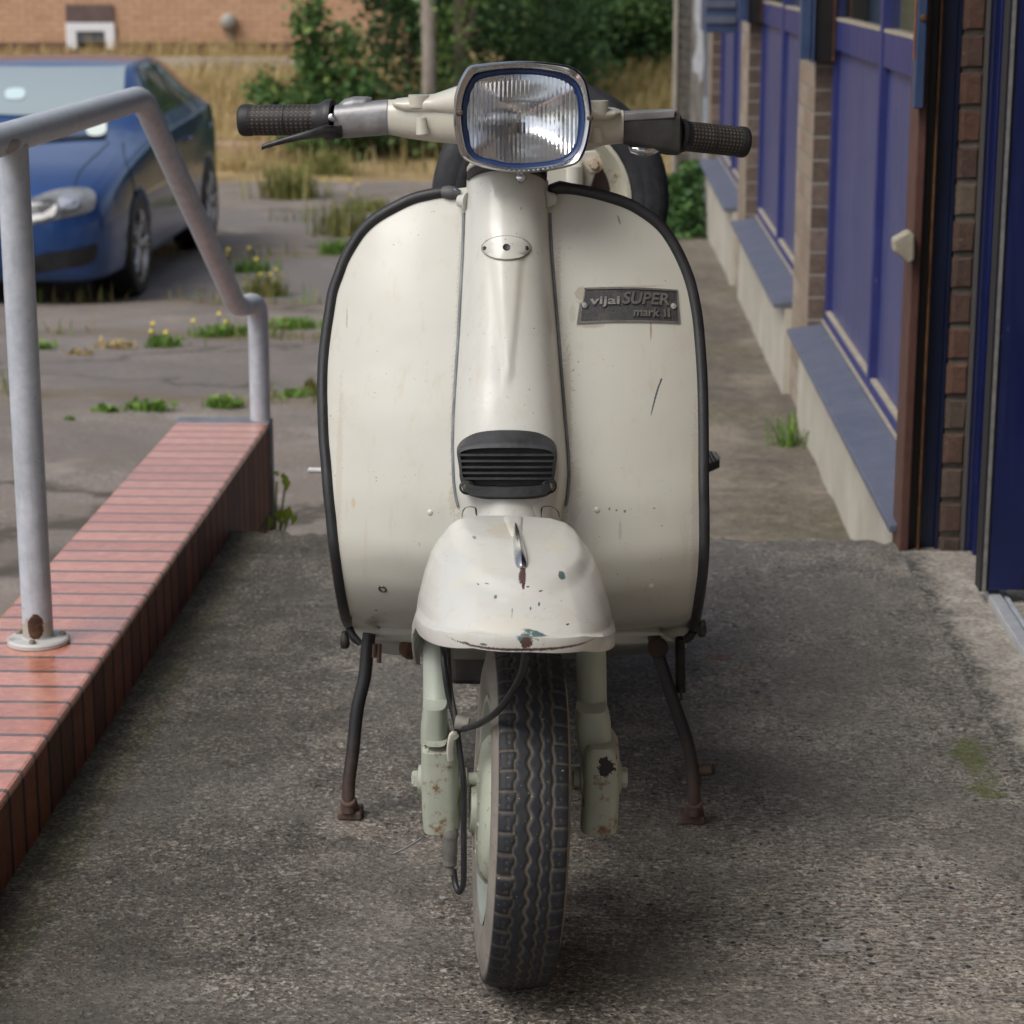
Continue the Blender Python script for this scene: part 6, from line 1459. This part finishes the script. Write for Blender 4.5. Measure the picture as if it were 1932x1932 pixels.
# leafy sprigs at the end of the red wall, and a sprig by the plinth
LSPR = leafmat('sprig_yellow_green', [(.30,.42,.05),(.42,.55,.08)], trans=.4)
def sprig(base, pts, label, size, seed, mat=LSPR, n=1):
    rnd = random.Random(seed); t = thing('leafy_sprig', base, label, 'weed', 'weeds in the yard'); b = MB(); s = MB()
    for q in pts:
        s.tube([base, base.lerp(q,.6)+Vector((0,0,.01)), q], .0025, 6)
        for _ in range(n):
            d = (q-base).normalized(); c = q + Vector((rnd.gauss(0,.012), rnd.gauss(0,.02), rnd.gauss(0,.008))); sd = d.cross(Vector((0,.5,1))).normalized(); a = size*rnd.uniform(.6,1.0); l = d + Vector((rnd.gauss(0,.3),rnd.gauss(0,.3),rnd.gauss(0,.25))); l.normalize()
            b.add([c-l*a*.5, c+sd*a*.3+Vector((0,0,.006)), c+l*a*.5, c-sd*a*.3+Vector((0,0,.004))], [(0,1,2),(0,2,3)], col=(rnd.uniform(.75,1), 0, 0))
    b.build('leaves', mat, t, smooth=False); s.build('stem', mat, t)
yb = WEND+.02
sprig(Vector((WX1+.004, yb, -.27)), [at(522,908,Y=yb), at(538,916,Y=yb), at(514,904,Y=yb)], 'upper yellow green sprig at the end of the red brick wall', .045, 1)
sprig(Vector((WX1+.004, yb-.1, -.27)), [at(522,972,Y=yb-.1), at(538,968,Y=yb-.1), at(545,975,Y=yb-.1), at(518,985,Y=yb-.1)], 'lower yellow green sprig by the broken slab corner', .055, 2)
g0 = on_ground(1497, 838); rnd = random.Random(9); t = thing('grass_tuft', g0, 'bright green grass tuft at the foot of the pale plinth', 'weed'); b = MB()
for i in range(46): blade(b, g0 + Vector((rnd.gauss(-.02,.03), rnd.gauss(0,.03), -.01)), rnd.uniform(.05,.16), .009, rnd, rnd.uniform(.3,.9), .8)
b.build('leaves', LGRN, t, smooth=False)
# ivy mound where the path meets the fence
rnd = random.Random(61); t = thing('ivy', on_ground(1300,445), 'green ivy mound at the end of the path under the grey fence', 'plant'); b = MB()
for i in range(2600):
    px = rnd.uniform(1225, 1345); py = rnd.uniform(305 if px > 1285 else 330, 450)
    Yv = FY - .15 - rnd.random()*.9 - (py-310)/140*.5; c = P(px, py, Yv)
    if c.z < gz(c.x, Yv)-.02: continue
    if c.x > PX-.02 and Yv < piers[2][1]: continue
    k = .5+.5*math.sin(px*.11)*math.cos(py*.09); leaf(b, c, .055, rnd, min(max(.15+.6*k*rnd.random()+rnd.gauss(0,.1),0),1))
b.build('foliage', LMID, t, smooth=False)
s = MB(); s.tube([t.location + Vector((-.3,.2,-.05)), t.location+Vector((.1,.5,.1)), t.location+Vector((.25,.7,.35))], .008, 8); s.build('stem', BARKD, t)
